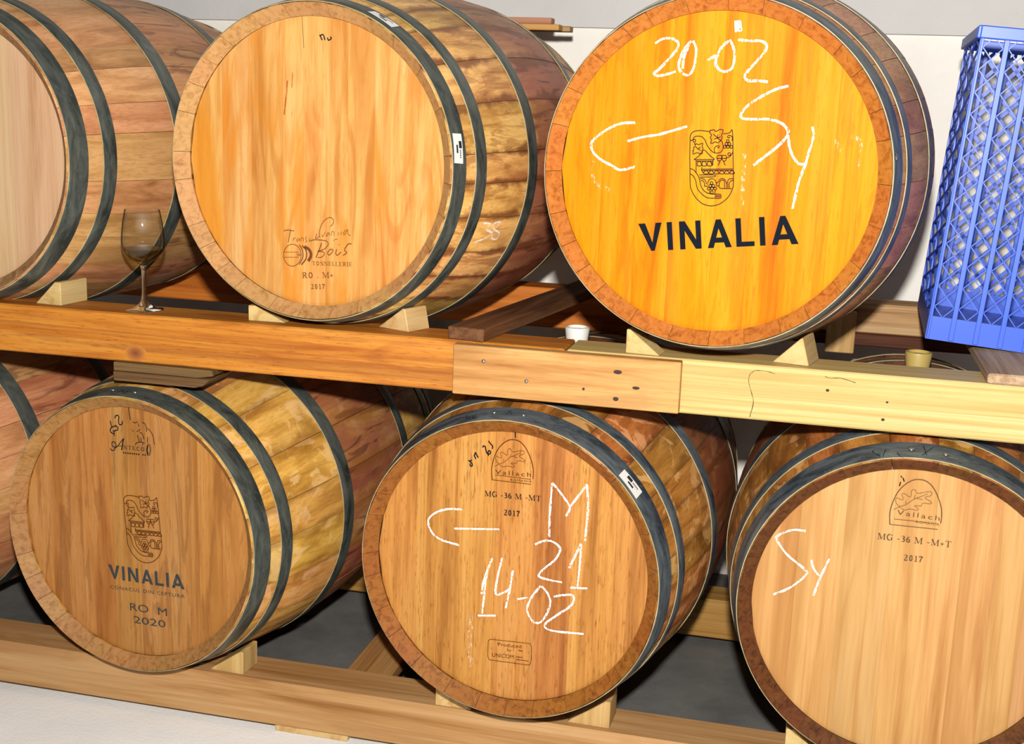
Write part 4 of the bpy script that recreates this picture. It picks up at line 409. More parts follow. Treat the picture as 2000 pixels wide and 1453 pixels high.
def add_marks(root, bi, brandmat):
    groups = {}; nst_ = 0
    def put(mat, vf): groups.setdefault(mat, []).append(vf)
    for (i, kind, mat, wd, pts, cl) in STROKES:
        if i != bi: continue
        rg = .25 if mat.startswith('chalk') else .08
        key_ = mat
        if mat in ('chalk', 'chalk_faint', 'drip') or kind == 's': nst_ += 1; key_ = mat+'#%d' % nst_
        if kind == 'h': P = catmull([head_pt(u, v) for u, v in pts], 6); put(key_, ribbon(P, FRONT, wd, rg))
        else:
            off = .0034 if mat == 'ink' else .0012
            P = catmull([bp(s, th, Rp(s)+off) for s, th in pts], 6); put(key_, ribbon(P, RAD, wd, rg))
    key = 'ABCDEFG'[bi]
    if key in ('B', 'C'):
        c = EMBLEM[key]; k = 1.0 if key == 'B' else 1.13
        for wd, pts in EMBLEM['strokes']:
            put('emblem_ink' if key == 'B' else 'emblem', ribbon(catmull([head_pt(c[0]+u*k, c[1]+v*k, .0010) for u, v in pts], 3), FRONT, wd*k))
    if key in ('D', 'E'):
        c = ARCH_LOGO[key]; k = 1.0 if key == 'D' else 1.05
        for wd, pts in ARCH_LOGO['strokes']:
            put('arch', ribbon(catmull([head_pt(c[0]+u*k, c[1]+v*k, .0010) for u, v in pts], 3), FRONT, wd*k))
    for (i, t, style, mat, bl, br, h, sp) in TEXTS:
        if i == bi: put(mat+'_text#'+t, text_vf(t, style, bl, br, h, sp))
    for mat, lst in groups.items():
        V, F = merge(lst); mat = mat.split('#')[0]; base = mat.replace('_text', '')
        if base == 'emblem': m, nm = BRAND, 'estate_emblem'
        elif base == 'emblem_ink': m, nm = INK, 'estate_emblem'
        elif base == 'arch': m, nm = brandmat, 'arched_leaf_brand'
        else: m, nm = MARKMAT[base], MARKNAME[base]
        if base == 'brand': m = brandmat
        if mat.endswith('_text'): nm = {'ink': 'printed_lettering', 'brand': 'branded_lettering', 'paint': 'painted_lettering'}[base]
        mesh_obj(nm, V, F, m, root)
    for (i, cs) in STICKERS:
        if i != bi: continue
        def q(a, b, lift):
            s = (cs[0][0]*(1-b)+cs[3][0]*b)*(1-a)+(cs[1][0]*(1-b)+cs[2][0]*b)*a
            th = (cs[0][1]*(1-b)+cs[3][1]*b)*(1-a)+(cs[1][1]*(1-b)+cs[2][1]*b)*a
            return bp(s, th, Rp(s)+.0033+lift)
        def patch(a0, a1, b0, b1, lift):
            n = 8; V, F = [], []
            for k in range(n+1):
                b = b0+(b1-b0)*k/n; V += [q(a0, b, lift), q(a1, b, lift)]
            for k in range(n): F.append((2*k, 2*k+1, 2*k+3, 2*k+2))
            return V, F
        st = mesh_obj('paper_sticker', *patch(0, 1, 0, 1, .0003), STICKER, root, True); st['label'] = 'small white paper sticker with dark print'
        pr = [patch(.58, .90, .25, .49, .0006), patch(.28, .46, .38, .66, .0006)]
        for k in range(5): pr.append(patch(.64, .78, .54+.06*k, .575+.06*k, .0006))
        mesh_obj('sticker_print', *merge(pr), PRINT, st, True)

def barrel(name, loc, yaw, bi, label, wood_mat, chime_mat, head_mat, hoops, nst=27, ncut=8, hoopmat=HOOP, brandmat=BRAND, seed=1):
    random.seed(100+seed)
    x, y, z = loc
    root = empty(name, (x, y, z-CZ), yaw)
    tag(root, label, 'barrel', 'oak wine barrels on the rack')
    wts = [random.uniform(.65, 1.35) for _ in range(nst)]; tot = sum(wts); t = random.uniform(0, 1)
    for q in wts:
        t1 = t+2*math.pi*q/tot; stave(root, t, t1, [wood_mat, chime_mat]); t = t1
    ws = [random.uniform(.75, 1.25) for _ in range(ncut)]; tt = sum(ws); xs = [-RI-.0015]
    for q in ws: xs.append(xs[-1]+2*(RI+.0015)*q/tt)
    head(root, False, head_mat, xs); head(root, True, head_mat, xs)
    rv = [r for (i, r) in RIVETS if i == bi]
    for k, (a, b) in enumerate(hoops):
        hoop(root, a, b, hoopmat, [r for r in rv if a <= r[0] <= b])
        hoop(root, LEN-b, LEN-a, hoopmat)
    add_marks(root, bi, brandmat)
    return root

def bung(root, s, mat, label):
    z0 = Rp(s)-.004
    V, F = lathe([(.0001, z0), (.0205, z0), (.0262, z0+.046), (.0255, z0+.049), (.022, z0+.0495), (.019, z0+.044), (.0001, z0+.043)], 32)
    V = [(vx, s+vy, CZ+vz) for vx, vy, vz in V]
    o = mesh_obj('bung', V, F, mat, root, True); o['label'] = label
    o.data.set_sharp_from_angle(angle=math.radians(40)); return o

# ------------------------------------------------------------------ the room
def plaster(name, c, bump=.25):
    m, nt, bs = new_mat(name); tc = N(nt, 'ShaderNodeTexCoord')
    n1 = noise(nt, tc.outputs['Object'], 2.2, 5, .6); n2 = noise(nt, tc.outputs['Object'], 120, 4, .7)
    col = mixc(nt, smooth(nt, n1, .35, .7), c, tuple(q*.9 for q in c[:3])+(1,))
    col = mixc(nt, math_n(nt, 'MULTIPLY', smooth(nt, n2, .66, .74), .35), col, tuple(q*.45 for q in c[:3])+(1,))
    nt.links.new(col, bs.inputs['Base Color']); bs.inputs['Roughness'].default_value = .85; bs.inputs['Specular IOR Level'].default_value = .15
    b = N(nt, 'ShaderNodeBump'); b.inputs['Strength'].default_value = bump; b.inputs['Distance'].default_value = .004
    nt.links.new(n2, b.inputs['Height']); nt.links.new(b.outputs[0], bs.inputs['Normal']); return m
WALL = plaster('white_plaster', (.86, .83, .77, 1))
LEDGE = plaster('grey_render', (.60, .585, .57, 1))
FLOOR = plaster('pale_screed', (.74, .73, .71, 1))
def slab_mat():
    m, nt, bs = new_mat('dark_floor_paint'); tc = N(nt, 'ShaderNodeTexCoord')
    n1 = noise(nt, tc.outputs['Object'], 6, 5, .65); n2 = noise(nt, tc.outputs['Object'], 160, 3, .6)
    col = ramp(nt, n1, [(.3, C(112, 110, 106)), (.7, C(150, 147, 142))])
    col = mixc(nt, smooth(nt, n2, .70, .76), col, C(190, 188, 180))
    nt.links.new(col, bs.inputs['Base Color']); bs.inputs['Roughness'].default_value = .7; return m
WY, FZ = 1.30, -.445
def struct(name, x0, x1, y0, y1, z0, z1, m):
    o = mesh_obj(name, *box_vf(x0, x1, y0, y1, z0, z1), m); o['kind'] = 'structure'; return o
struct('wall_back', -4.5, 3.5, WY, WY+.2, FZ, 2.6, WALL)['label'] = 'white plastered cellar wall behind the barrels'
struct('trim_1', -4.5, 3.5, WY-.03, WY, 1.047, 1.30, LEDGE)['label'] = 'grey band along the top of the back wall'
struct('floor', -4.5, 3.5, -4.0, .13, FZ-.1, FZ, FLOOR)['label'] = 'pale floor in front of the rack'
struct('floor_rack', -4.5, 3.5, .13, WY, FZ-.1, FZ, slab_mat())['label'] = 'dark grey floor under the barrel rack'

# ------------------------------------------------------------------ rack timbers
PINE_OR = wood('orange_pine', C(180, 94, 16), C(236, 156, 52), C(248, 182, 84), 'x', 30, 1.3, .45, .55, .25, .03, .004, .25, figure=.4, pore=.65, specks=.8, streak=(C(150, 84, 30), .35, (1.0, 30, 30)))
PINE_DK = wood('brown_pine', C(168, 84, 18), C(240, 142, 46), C(250, 162, 66), 'x', 30, 1.3, .4, .6, .2, .05, .005, .2)
PINE_YE = wood('yellow_spruce', C(214, 172, 92), C(246, 214, 138), C(252, 230, 166), 'x', 70, .8, .45, .55, .25, .03, .004, .12, pore=.22, streak=(C(224, 180, 98), .5, (.8, 60, 60)))
SPLICE = wood('weathered_tan', C(190, 126, 58), C(246, 190, 112), C(252, 204, 130), 'x', 24, 1.5, .35, .6, .2, .03, .004, .2, blotch=(C(204, 158, 92), .6, (5, 14, 14)), pore=.25)
DARKPL = wood('dark_plank', C(70, 36, 14), C(132, 86, 48), C(160, 112, 72), 'y', 36, 2.0, .4, .6, .25, .04, .005, .35)
WEATH = wood('grey_weathered', C(170, 122, 72), C(232, 188, 130), C(250, 214, 160), 'x', 50, 1.6, .5, .7, .15, .06, .006, .35)
WEATH_Y = wood('grey_weathered_board', C(158, 122, 92), C(220, 184, 150), C(240, 208, 176), 'y', 40, 1.8, .45, .7, .15, .06, .006, .35)
SHIM = wood('old_shim_wood', C(78, 52, 26), C(128, 96, 58), C(160, 126, 82), 'x', 40, 2, .5, .7, .15, .08, .006, .35)
REDPL = wood('red_brown_plank', C(48, 18, 8), C(96, 44, 22), C(118, 60, 34), 'x', 30, 2, .4, .65, .2, .04, .005, .3)
BLOCK = wood('pale_wedge_wood', C(214, 164, 92), C(246, 208, 140), C(252, 222, 160), 'y', 34, 2.5, .25, .6, .2, .05, .006, .1)
BLOCK_Z = wood('pale_block_wood', C(206, 156, 86), C(238, 196, 128), C(248, 214, 150), 'z', 34, 2.5, .25, .6, .2, .05, .006, .1)
LOWB = wood('pale_rail_wood', C(176, 116, 60), C(226, 170, 112), C(238, 192, 138), 'x', 30, 1.4, .35, .6, .2, .03, .004, .2, blotch=(C(186, 128, 78), .5, (2, 12, 12)))
KNOT = plain('knot_wood', C(58, 26, 8), .7)
SCREW = plain('screw_zinc', C(196, 196, 190), .35, .8)

def beam(name, label, x0, x1, y0, y1, z0, z1, m, cat='beam', bv=.003, group=None):
    # origin at the middle of the underside
    cx, cy = (x0+x1)/2, (y0+y1)/2
    o = mesh_obj(name, *box_vf(x0-cx, x1-cx, y0-cy, y1-cy, 0, z1-z0), m); o.location = (cx, cy, z0)
    bevel(o, bv); return tag(o, label, cat, group)
JX = .083
UB = beam('upper_beam', 'orange stained upper front beam carrying the wine glass', -2.6, JX, .058, .162, .320, .417, PINE_OR)
UR = beam('upper_beam', 'pale yellow upper front beam under the orange barrel', JX+.003, 2.0, .058, .162, .318, .4165, PINE_YE)
RUB = beam('rear_beam', 'brown stained rear beam behind the upper barrels', -2.6, .30, .800, .890, .318, .414, PINE_DK)
beam('rear_beam', 'weathered grey rear beam beside the blue crate', .303, 2.0, .800, .890, .362, .430, WEATH)
beam('rear_plank', 'dark red plank under the weathered rear beam', .303, 2.0, .805, .885, .330, .361, REDPL, 'plank')
# splice plank with screws and knots
sp = beam('splice_plank', 'tan splice plank with knots screwed over the beam joint', -.119, .296, .034, .0575, .322, .4145, SPLICE, 'plank', .0015)
def disc_on_front(name, x, z, rx, rz, m, parent, y, lift=.0006, dome=False):
    n = 24; V = [(0, -lift*(2.5 if dome else 1), 0)]; F = []
    for k in range(n): a = 2*math.pi*k/n; V.append((rx*math.cos(a)*(1+.06*math.sin(3*a)), -lift, rz*math.sin(a)))
    for k in range(n): V.append((V[k+1][0]*1.05, .001, V[k+1][2]*1.05))
    for k in range(n):
        l = (k+1) % n; F += [(0, k+1, l+1), (k+1, k+1+n, l+1+n, l+1)]
    o = mesh_obj(name, V, F, m, parent, dome); pl = parent.location
    o.location = (x-pl.x, y-pl.y, z-pl.z); return o
for (x, z, rx, rz) in ((.185,.388,.0075,.0036),(.219,.362,.0065,.0028),(.184,.339,.0050,.0036),(.125,.352,.0024,.0024)):
    disc_on_front('knot', x, z, rx, rz, KNOT, sp, .034)
for (x, z) in ((-.061,.387),(.020,.357)): disc_on_front('screw', x, z, .0035, .0035, SCREW, sp, .034, .0010, True)
for (x, z, rx) in ((.547,.382,.003),(.647,.370,.0022),(.643,.339,.003)): disc_on_front('knot', x, z, rx, rx*.8, KNOT, UR, .058)
def ring_knot():
    m, nt, bs = new_mat('ringed_knot'); tc = N(nt, 'ShaderNodeTexCoord')
    ln = N(nt, 'ShaderNodeVectorMath', operation='LENGTH'); nt.links.new(vscale(nt, tc.outputs['Object'], (1, 1, 1.3)), ln.inputs[0])
    d = math_n(nt, 'ADD', math_n(nt, 'MULTIPLY', ln.outputs['Value'], 1.0), math_n(nt, 'MULTIPLY', noise(nt, tc.outputs['Object'], 70, 3), .004))
    rg = smooth(nt, math_n(nt, 'SINE', math_n(nt, 'MULTIPLY', d, 1500.0)), .2, .9)
    col = ramp(nt, math_n(nt, 'MULTIPLY', d, 42.0), [(.0, C(120, 56, 14)), (.55, C(186, 104, 34)), (1.0, C(226, 146, 50))])
    nt.links.new(mixc(nt, math_n(nt, 'MULTIPLY', rg, .35), col, C(140, 70, 16)), bs.inputs['Base Color']); bs.inputs['Roughness'].default_value = .6; return m
disc_on_front('knot', -.777, .339, .022, .0165, ring_knot(), UB, .058, .0004)
def crack(parent, pts, wd, y=.0572):
    pl = parent.location
    P = catmull([(x-pl.x, y-pl.y, z-pl.z) for x, z in pts], 4)
    mesh_obj('hairline_crack', *ribbon(P, FRONT, wd, .5), plain('crack_dark', C(96, 62, 24), .9), parent)
crack(UR, [(.4222,.407),(.4136,.3983),(.4131,.3838),(.4183,.3682),(.4234,.3493),(.4191,.323)], .0011)
crack(UR, [(.4222,.407),(.4406,.407),(.4562,.4036)], .0009)
crack(UR, [(.5408,.4061),(.55,.4038),(.5678,.4053),(.5922,.3996)], .0010)

beam('lower_beam', 'long pale front beam under the lower barrels', -2.4, 1.9, .085, .190, -.430, -.333, LOWB)
beam('rear_beam', 'pale rear beam near the floor behind the lower barrels', -2.4, 1.9, .800, .895, -.425, -.325, wood('low_rear_wood', C(170, 112, 44), C(216, 160, 84), C(228, 178, 104), 'x', 34, 1.2, .35, .6, .2, .03, .004, .2))
for k, (x0, x1, lb) in enumerate(((-.50, -.34, 'low wooden pad under the front beam below the lower left barrel'), (.52, .68, 'low wooden pad under the front beam below the lower right barrel'))):
    beam('support_pad', lb, x0, x1, .09, .185, FZ, -.4305, BLOCK, 'pad', .002)
for k, x0 in enumerate((-.95, .45)):
    beam('rear_pad', ('low pad under the rear beam behind the lower left barrel', 'low pad under the rear beam behind the lower right barrel')[k], x0, x0+.14, .81, .885, FZ, -.4255, BLOCK, 'pad', .002)
beam('cross_board', 'light brown cross board between the lower beams left of the middle barrel', -.385, -.285, .192, .798, -.365, -.338, wood('cross_board_wood', C(150, 96, 46), C(206, 148, 88), C(220, 168, 108), 'y', 30, 1.5, .4, .65, .2, .03, .004, .2), 'board')

# loose dark plank lying across the upper beams
pk = empty('loose_plank', (-.104, .060, .4172), math.radians(-8.6))
v, f = box_vf(-.036, .036, .0, .84, 0, .024)
tag(bevel(mesh_obj('board', v, f, DARKPL, pk), .0018), 'dark plank', None)
pk['label'] = 'dark brown plank lying from front to back between the upper barrels'; pk['category'] = 'plank'
del pk.children[0]['label']
# board under the crate
beam('crate_board', 'weathered grey board across the beams under the blue crate', .803, .892, .052, .900, .4175, .4352, WEATH_Y, 'board', .003)
beam('crate_board', 'board between the beams under the right side of the crate', 1.10, 1.20, .1625, .7995, .398, .4172, WEATH_Y, 'board', .001)
beam('nailed_block', 'pale upright block on the rear beam right of the orange barrel', .545, .608, .745, .7995, .322, .412, BLOCK_Z, 'block', .002)

# shims between the left lower barrel and the upper beam
def shim(label, pts, y0, y1):
    V = [(x, y0, z) for x, z in pts]+[(x, y1, z) for x, z in pts]; n = len(pts)
    F = [tuple(range(n)), tuple(range(2*n-1, n-1, -1))]+[(i+n, (i+1) % n+n, (i+1) % n, i) for i in range(n)]
    cx = sum(p[0] for p in pts)/n; z0 = min(p[1] for p in pts)
    o = mesh_obj('shim', [(a-cx, b-y0, c-z0) for a, b, c in V], [q[::-1] for q in F], SHIM); o.location = (cx, y0, z0)
    return tag(bevel(o, .001), label, 'shim')
shim('upper thin grey shim directly under the orange beam', [(-.822,.3195),(-.822,.302),(-.64,.302),(-.607,.308),(-.612,.3195)], .050, .16)
shim('lower tapered grey shim on top of the lower left barrel', [(-.821,.3015),(-.820,.283),(-.645,.283),(-.628,.287),(-.612,.3015)], .046, .155)

# wedges that hold the barrels
def wedge(label, x, y, z, width, height, depth, side, yaw=0.0, top=.014, m=BLOCK, lean=0.0):
    """upright face at x; slope runs to -x for side=+1 (barrel on its left) or +x for side=-1"""
    s = -side
    P = [(0, 0), (s*width, 0), (s*(width*.93), height*.10), (s*(top+lean), height), (s*lean, height)]
    if s > 0: P = P[::1]
    V = [(a, 0, b) for a, b in P]+[(a, depth, b) for a, b in P]; n = len(P)
    F = [tuple(range(n)), tuple(range(2*n-1, n-1, -1))]+[(i, i+n, (i+1) % n+n, (i+1) % n) for i in range(n)]
    if s < 0: F = [q[::-1] for q in F]
    o = mesh_obj('wedge', V, F, m); o.location = (x, y, z); o.rotation_euler = (0, 0, yaw)
    return tag(bevel(o, .0012), label, 'wedge', 'wooden wedges chocking the barrels')
UZ, LZ = .4172, -.3328
wedge('pale wedge left of the wine glass under the far left barrel', -.953, .080, UZ, .062, .047, .082, 1, -.10)
wedge('pale wedge under the left edge of the upper middle barrel', -.548, .085, UZ, .075, .030, .05, -1, .05)
wedge('pale wedge on the beam under the right side of the upper middle barrel', -.226, .096, UZ, .076, .043, .062, 1, -.40, .006, BLOCK, .010)
wedge('pale wedge under the lower left of the orange barrel', .192, .068, UZ, .062, .043, .045, -1, -.12, .006)
wedge('pale wedge under the lower right of the orange barrel', .512, .078, UZ, .064, .048, .078, 1, -.22, .003, BLOCK, .014)
wedge('pale wedge beneath the right side of the lower left barrel', -.572, .094, LZ, .078, .050, .062, 1, -.05, .008, BLOCK_Z)
wedge('pale wedge beneath the right side of the lower middle barrel', .196, .098, LZ, .085, .056, .070, 1, -.03, .010, BLOCK_Z)
wedge('pale wedge mostly hidden under the left side of the lower middle barrel', -.154, .090, LZ, .075, .048, .07, -1)
wedge('pale wedge under the left side of the lower right barrel', .528, .095, LZ, .080, .056, .08, -1)

# ------------------------------------------------------------------ barrels
def stave_mat(nm, d, b, l, wine, blotch, streak=None, joint=None, **kw):
    q = lambda c: tuple(min(.85, v*2.4) for v in c[:3])+(1,)
    return wood('staves_'+nm, q(d), q(b), q(l), 'y', 26, 2.2, .35, .50, .35, .12, .014, .15, pore=.3, wine=(q(wine[0]),)+wine[1:], blotch=(q(blotch[0]),)+blotch[1:], streak=streak and (q(streak[0]),)+streak[1:], joint=joint and (q(joint[0]), joint[1]), **kw)
def chime_mat(nm, d, b, l): return wood('chime_'+nm, d, b, l, 'y', 95, 60, .3, .6, .25, .06, .005, .10)
def head_mat(nm, d, b, l, **kw): return wood('head_'+nm, d, b, l, 'z', kw.pop('across', 20), kw.pop('along', 1.4), kw.pop('fine', .3), kw.pop('rough', .5), kw.pop('spec', .22), kw.pop('var', .07), kw.pop('huevar', .010), .06, **kw)

st_A = stave_mat('pale_olive', C(150, 104, 42), C(206, 160, 88), C(222, 182, 112), (C(142, 84, 60), .95, .14, .185), (C(150, 98, 44), .75, (7, 3.0, 7)), (C(126, 74, 34), .5, (30, 4, 30)), (C(104, 58, 26), .85))
barrel('wine_barrel', (-.4070, .0344, .7247), -.1068, 0, 'pale oak barrel in the middle of the upper row with a script brand', st_A,
       chime_mat('A', C(180, 124, 66), C(224, 168, 104), C(234, 182, 120)),
       head_mat('pale_orange', C(206, 122, 36), C(252, 190, 106), C(255, 214, 146), figure=.5, across=15, blotch=(C(242, 152, 40), .8, (11, 11, 2.2)), streak=(C(220, 136, 44), .28, (34, 34, 4)), pore=.25, huevar=.004),
       [(.004, .044), (.0751, .110), (.2735, .314)], 27, 9, HOOP, wood('brand_brown', C(120, 70, 24), C(140, 84, 32), C(150, 94, 40), 'z'), 1)
st_B = stave_mat('red_brown', C(110, 66, 34), C(176, 120, 76), C(196, 142, 96), (C(150, 92, 68), .8, .15, .19), (C(140, 88, 50), .5, (7, 3, 7)))
barrel('wine_barrel', (.3295, -.0191, .7429), -.0896, 1, 'bright orange varnished barrel with large black capital lettering and a chalk date', st_B,
       chime_mat('B', C(160, 84, 26), C(216, 130, 48), C(228, 148, 70)),
       head_mat('bright_orange', C(224, 100, 2), C(255, 158, 10), C(255, 176, 44), var=.04, across=18, blotch=(C(250, 144, 40), .5, (7, 7, 1.4)), huevar=.006, fine=.22, spec=.05, pore=.3, streak=(C(236, 120, 14), .4, (40, 40, 4))),
       [(.004, .052), (.0812, .114), (.2867, .328)], 28, 8, HOOP_D, BRAND, 2)
st_C = stave_mat('golden', C(136, 88, 28), C(190, 142, 66), C(206, 164, 90), (C(128, 70, 50), .95, .13, .17), (C(126, 90, 36), .7, (8, 3.5, 8)), (C(206, 168, 116), .5, (14, 10, 14)), (C(120, 74, 26), .55))
barrel('wine_barrel', (-.7871, .0196, -.0314), -.0864, 2, 'barrel at the left of the lower row with grey painted lettering', st_C,
       chime_mat('C', C(150, 98, 46), C(200, 144, 82), C(212, 160, 100)),
       head_mat('tan', C(164, 96, 34), C(212, 146, 74), C(224, 168, 102), across=22, blotch=(C(176, 108, 40), .6, (10, 10, 1.6)), huevar=.004, pore=.4, streak=(C(150, 92, 40), .45, (34, 34, 4))),
       [(.004, .050), (.0805, .115), (.2955, .337)], 26, 8, HOOP, BRAND, 3)
st_D = stave_mat('brown', C(92, 52, 14), C(152, 98, 40), C(176, 122, 62), (C(112, 56, 34), .95, .13, .17), (C(100, 58, 18), .7, (8, 3.5, 8)), (C(196, 150, 96), .6, (12, 9, 12)), (C(84, 44, 12), .55))
barrel('wine_barrel', (0, 0, 0), -.0687, 3, 'middle barrel of the lower row with an arched leaf brand and chalk numbers', st_D,
       chime_mat('D', C(122, 64, 16), C(176, 106, 36), C(190, 122, 54)),
       head_mat('amber', C(158, 88, 22), C(226, 154, 74), C(236, 174, 96), across=24, fine=.42, pore=.7, var=.04, huevar=.006),
       [(.004, .056), (.0893, .121), (.2934, .334)], 28, 7, HOOP_D, BRAND, 4)
barrel('wine_barrel', (.7100, .0057, .0014), -.0300, 4, 'lower right barrel with two chalk letters and an arched leaf brand', st_D,
       chime_mat('E', C(62, 30, 10), C(116, 64, 26), C(134, 80, 38)),  # shade on this rim is painted in as a darker chime colour
       head_mat('light_tan', C(186, 120, 56), C(230, 172, 106), C(238, 188, 130), across=22, blotch=(C(200, 140, 76), .5, (9, 9, 1.5)), huevar=.008),
       [(.004, .060), (.0988, .134), (.3034, .344)], 27, 8, HOOP_D, BRAND_G, 5)
st_F = stave_mat('pink_tan', C(128, 82, 44), C(178, 130, 84), C(192, 148, 104), (C(150, 92, 60), .35, .10, .2), (C(132, 84, 46), .55, (8, 3, 8)))
barrel('wine_barrel', (-1.1690, .0299, .7130), -.0588, 5, 'barrel cut off by the left edge of the upper row behind the wine glass', st_F,
       chime_mat('F', C(130, 84, 46), C(200, 150, 100), C(214, 170, 124)),
       head_mat('pale_pink', C(206, 150, 100), C(240, 196, 152), C(246, 210, 172), across=20),
       [(.004, .050), (.0875, .122), (.2986, .345)], 26, 8, HOOP, BRAND, 6)
barrel('wine_barrel', (-1.545, .030, -.045), -.08, 6, 'barrel at the far left of the lower row mostly outside the picture', st_F,
       chime_mat('G', C(110, 66, 26), C(186, 130, 72), C(202, 150, 92)),
       head_mat('tan_far', C(164, 100, 46), C(210, 148, 90), C(222, 170, 116)),
       [(.004, .050), (.0875, .122), (.2986, .345)], 26, 8, HOOP, BRAND, 7)
BR = [o for o in COL.objects if o.name.startswith('wine_barrel')]
SIL = plain('white_silicone', (.62, .62, .58, 1), .45); SIL_Y = plain('stained_silicone', C(226, 196, 110), .45)
bung(BR[3], .455, SIL, 'white silicone bung'); bung(BR[4], .455, SIL_Y, 'yellowed silicone bung')

# ------------------------------------------------------------------ planks resting on the upper middle barrel by the wall
STRIP = wood('orange_strip', C(226, 140, 60), C(250, 184, 104), C(255, 200, 126), 'x', 40, 1.2, .3, .6, .2, .04, .004, .1)
STRIP_P = wood('pinkish_strip', C(196, 120, 84), C(232, 164, 128), C(240, 184, 150), 'x', 40, 1.2, .3, .6, .2, .04, .004, .1)
beam('wall_strip', 'lower orange wooden strip lying on the upper middle barrel near the wall', -.72, -.130, .90, .945, 1.0175, 1.0315, STRIP, 'strip', .001)
beam('wall_strip', 'upper pinkish wooden strip stacked near the wall above the upper middle barrel', -.74, -.150, .905, .945, 1.0318, 1.0465, STRIP_P, 'strip', .001)
beam('wall_strip', 'grey wooden strip behind the orange strip near the wall', -.70, -.112, .9455, .985, 1.0175, 1.0305, WEATH, 'strip', .001)

# ------------------------------------------------------------------ wine glass
def thin_glass(name, clear, edge, refl=.03):
    m, nt, bs = new_mat(name); nt.nodes.remove(bs); out = nt.nodes['Material Output']
    lw = N(nt, 'ShaderNodeLayerWeight'); lw.inputs[0].default_value = .5
    tr = N(nt, 'ShaderNodeBsdfTransparent'); gs = N(nt, 'ShaderNodeBsdfGlossy'); gs.inputs['Roughness'].default_value = .015
    nt.links.new(mixc(nt, smooth(nt, lw.outputs['Facing'], .55, .97), clear, edge), tr.inputs[0])
    fc = math_n(nt, 'MULTIPLY_ADD', math_n(nt, 'POWER', lw.outputs['Facing'], 3.0), .40, refl)
    mx = N(nt, 'ShaderNodeMixShader'); nt.links.new(fc, mx.inputs[0]); nt.links.new(tr.outputs[0], mx.inputs[1]); nt.links.new(gs.outputs[0], mx.inputs[2])
    nt.links.new(mx.outputs[0], out.inputs[0]); return m
gl = thin_glass('clear_glass', (.992, .992, .985, 1), (.42, .40, .37, 1))
wm = thin_glass('white_wine', (.985, .93, .64, 1), (.93, .80, .40, 1), .01)
g = empty('wine_glass', (-.782, .106, .4173))
foot = [(.0002, .0), (.0365, .0), (.0376, .0012), (.0365, .0026), (.024, .0062), (.011, .0130), (.0062, .022), (.0045, .034), (.0040, .060), (.0046, .080), (.0066, .0895), (.0002, .0900)]
outer = [(.0002, .0901), (.0070, .0905), (.0150, .0965), (.0260, .1035), (.0350, .1140), (.0405, .1260), (.0419, .1370), (.0412, .1520), (.0385, .1750), (.0337, .2000), (.0333, .2004)]
inner = [(.0328, .2000), (.0375, .1750), (.0402, .1520), (.0408, .1370), (.0394, .1260), (.0338, .1150), (.0245, .1050), (.0130, .0985), (.0002, .0965)]
V, F = lathe(outer+inner, 64); mesh_obj('bowl', V, F, gl, g, True)
sg, nt, bs = new_mat('solid_glass'); bs.inputs['Base Color'].default_value = (1, 1, 1, 1); bs.inputs['Transmission Weight'].default_value = 1.0; bs.inputs['Roughness'].default_value = .02; bs.inputs['IOR'].default_value = 1.47
V, F = lathe(foot, 48); mesh_obj('stem', V, [q[::-1] for q in F], sg, g, True)
WL = .1235
wp = [(.0002, .0960), (.0133, .0980), (.0248, .1045), (.0341, .1145), (.0390, .1228), (.0393, WL), (.0002, WL)]
V, F = lathe(wp, 64); wo = mesh_obj('wine', V, F, wm, g, True); wo.data.set_sharp_from_angle(angle=math.radians(50)); wo['label'] = 'pale white wine'
tag(g, 'stemmed glass of white wine standing on the upper beam', 'wine glass')

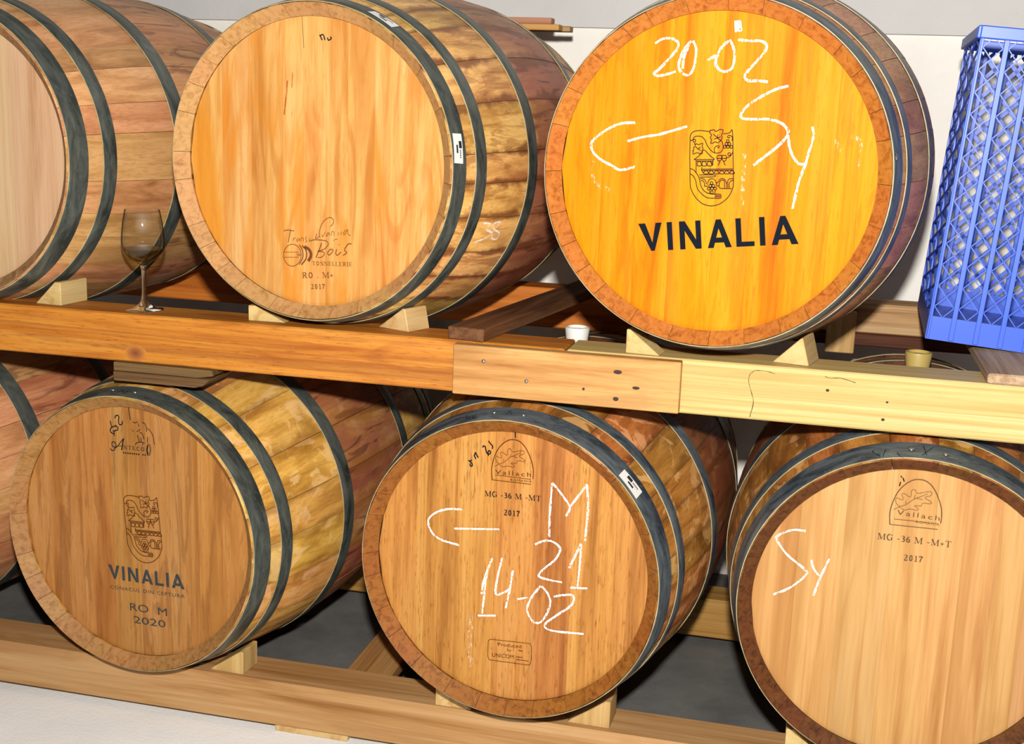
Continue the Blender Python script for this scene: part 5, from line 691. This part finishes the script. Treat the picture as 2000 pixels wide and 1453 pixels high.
# ------------------------------------------------------------------ blue crate
BLUE, nt, bs = new_mat('blue_plastic'); bs.inputs['Base Color'].default_value = C(70, 116, 252, 1.1); bs.inputs['Roughness'].default_value = .4; bs.inputs['Subsurface Weight'].default_value = 0.0
bs.inputs['Specular IOR Level'].default_value = .4
cr = empty('plastic_crate', (.718, .275, .449)); cr.rotation_euler = (0, math.radians(4.2), math.radians(-2.0))
tag(cr, 'blue plastic lattice crate standing at the right end of the upper rack', 'crate')
CW, CDp, CH, BH, PIT = .4270, .4270, .56, .043, .0427
def wall_parts(org, ex, ey, t=.0014, n=10, pit=PIT, out=.005):
    """ex runs along the wall, ey points outwards"""
    def P(a, b, c): q = org+ex*a+ey*b; return (q.x, q.y, c)
    def bx(a0, a1, b0, b1, z0, z1):
        v = [P(a0,b0,z0),P(a1,b0,z0),P(a1,b1,z0),P(a0,b1,z0),P(a0,b0,z1),P(a1,b0,z1),P(a1,b1,z1),P(a0,b1,z1)]
        return v, [(0,3,2,1),(4,5,6,7),(0,1,5,4),(1,2,6,5),(2,3,7,6),(3,0,4,7)]
    for k in range(n+1):
        a = k*pit; bevel(mesh_obj('rib', *bx(max(0, a-.0045), min(CW, a+.0045), -.002, out, .002, CH-.02), BLUE, cr), .0008)
    mesh_obj('base_band', *bx(0, CW, -.004, .002, 0, BH), BLUE, cr)
    bevel(mesh_obj('top_rim', *bx(-.004, CW+.004, -.006, .009, CH-.022, CH), BLUE, cr), .002)
    for k in range(n):
        a0, a1 = k*pit+.0045, (k+1)*pit-.0045; ps = []
        z = BH-.020; per = .0385
        while z < CH-.03:
            for (za, zb) in ((z, z+per), (z+per, z)):
                lo, hi = BH, CH-.022
                # clip the bar to the open panel
                def cl(a_, z_): return a_, z_
                A0, Z0, A1, Z1 = a0, za, a1, zb
                def clip(A0, Z0, A1, Z1):
                    for lim, sgn in ((lo, 1), (hi, -1)):
                        if sgn*(Z0-lim) < 0 and sgn*(Z1-lim) < 0: return None
                        if sgn*(Z0-lim) < 0: u = (lim-Z0)/(Z1-Z0); A0 += (A1-A0)*u; Z0 = lim
                        elif sgn*(Z1-lim) < 0: u = (lim-Z0)/(Z1-Z0); A1 = A0+(A1-A0)*u; Z1 = lim
                    return A0, Z0, A1, Z1
                c_ = clip(A0, Z0, A1, Z1)
                if not c_: continue
                A0, Z0, A1, Z1 = c_
                v = [P(A0,-.001,Z0-t),P(A1,-.001,Z1-t),P(A1,.002,Z1-t),P(A0,.002,Z0-t),P(A0,-.001,Z0+t),P(A1,-.001,Z1+t),P(A1,.002,Z1+t),P(A0,.002,Z0+t)]
                ps.append((v, [(0,3,2,1),(4,5,6,7),(0,1,5,4),(1,2,6,5),(2,3,7,6),(3,0,4,7)]))
            z += per
        mesh_obj('lattice_panel', *merge(ps), BLUE, cr)
X_, Y_ = Vector((1, 0, 0)), Vector((0, 1, 0))
wall_parts(Vector((0, 0, 0)), X_, -Y_); wall_parts(Vector((0, CDp, 0)), X_, Y_, .0060)
wall_parts(Vector((0, 0, 0)), Y_, -X_, .0020, 2, CW/2, .002); wall_parts(Vector((CW, 0, 0)), Y_, X_, .0060, 4, CW/4)
mesh_obj('crate_floor', *box_vf(.002, CW-.002, .002, CDp-.002, .001, .006), BLUE, cr)
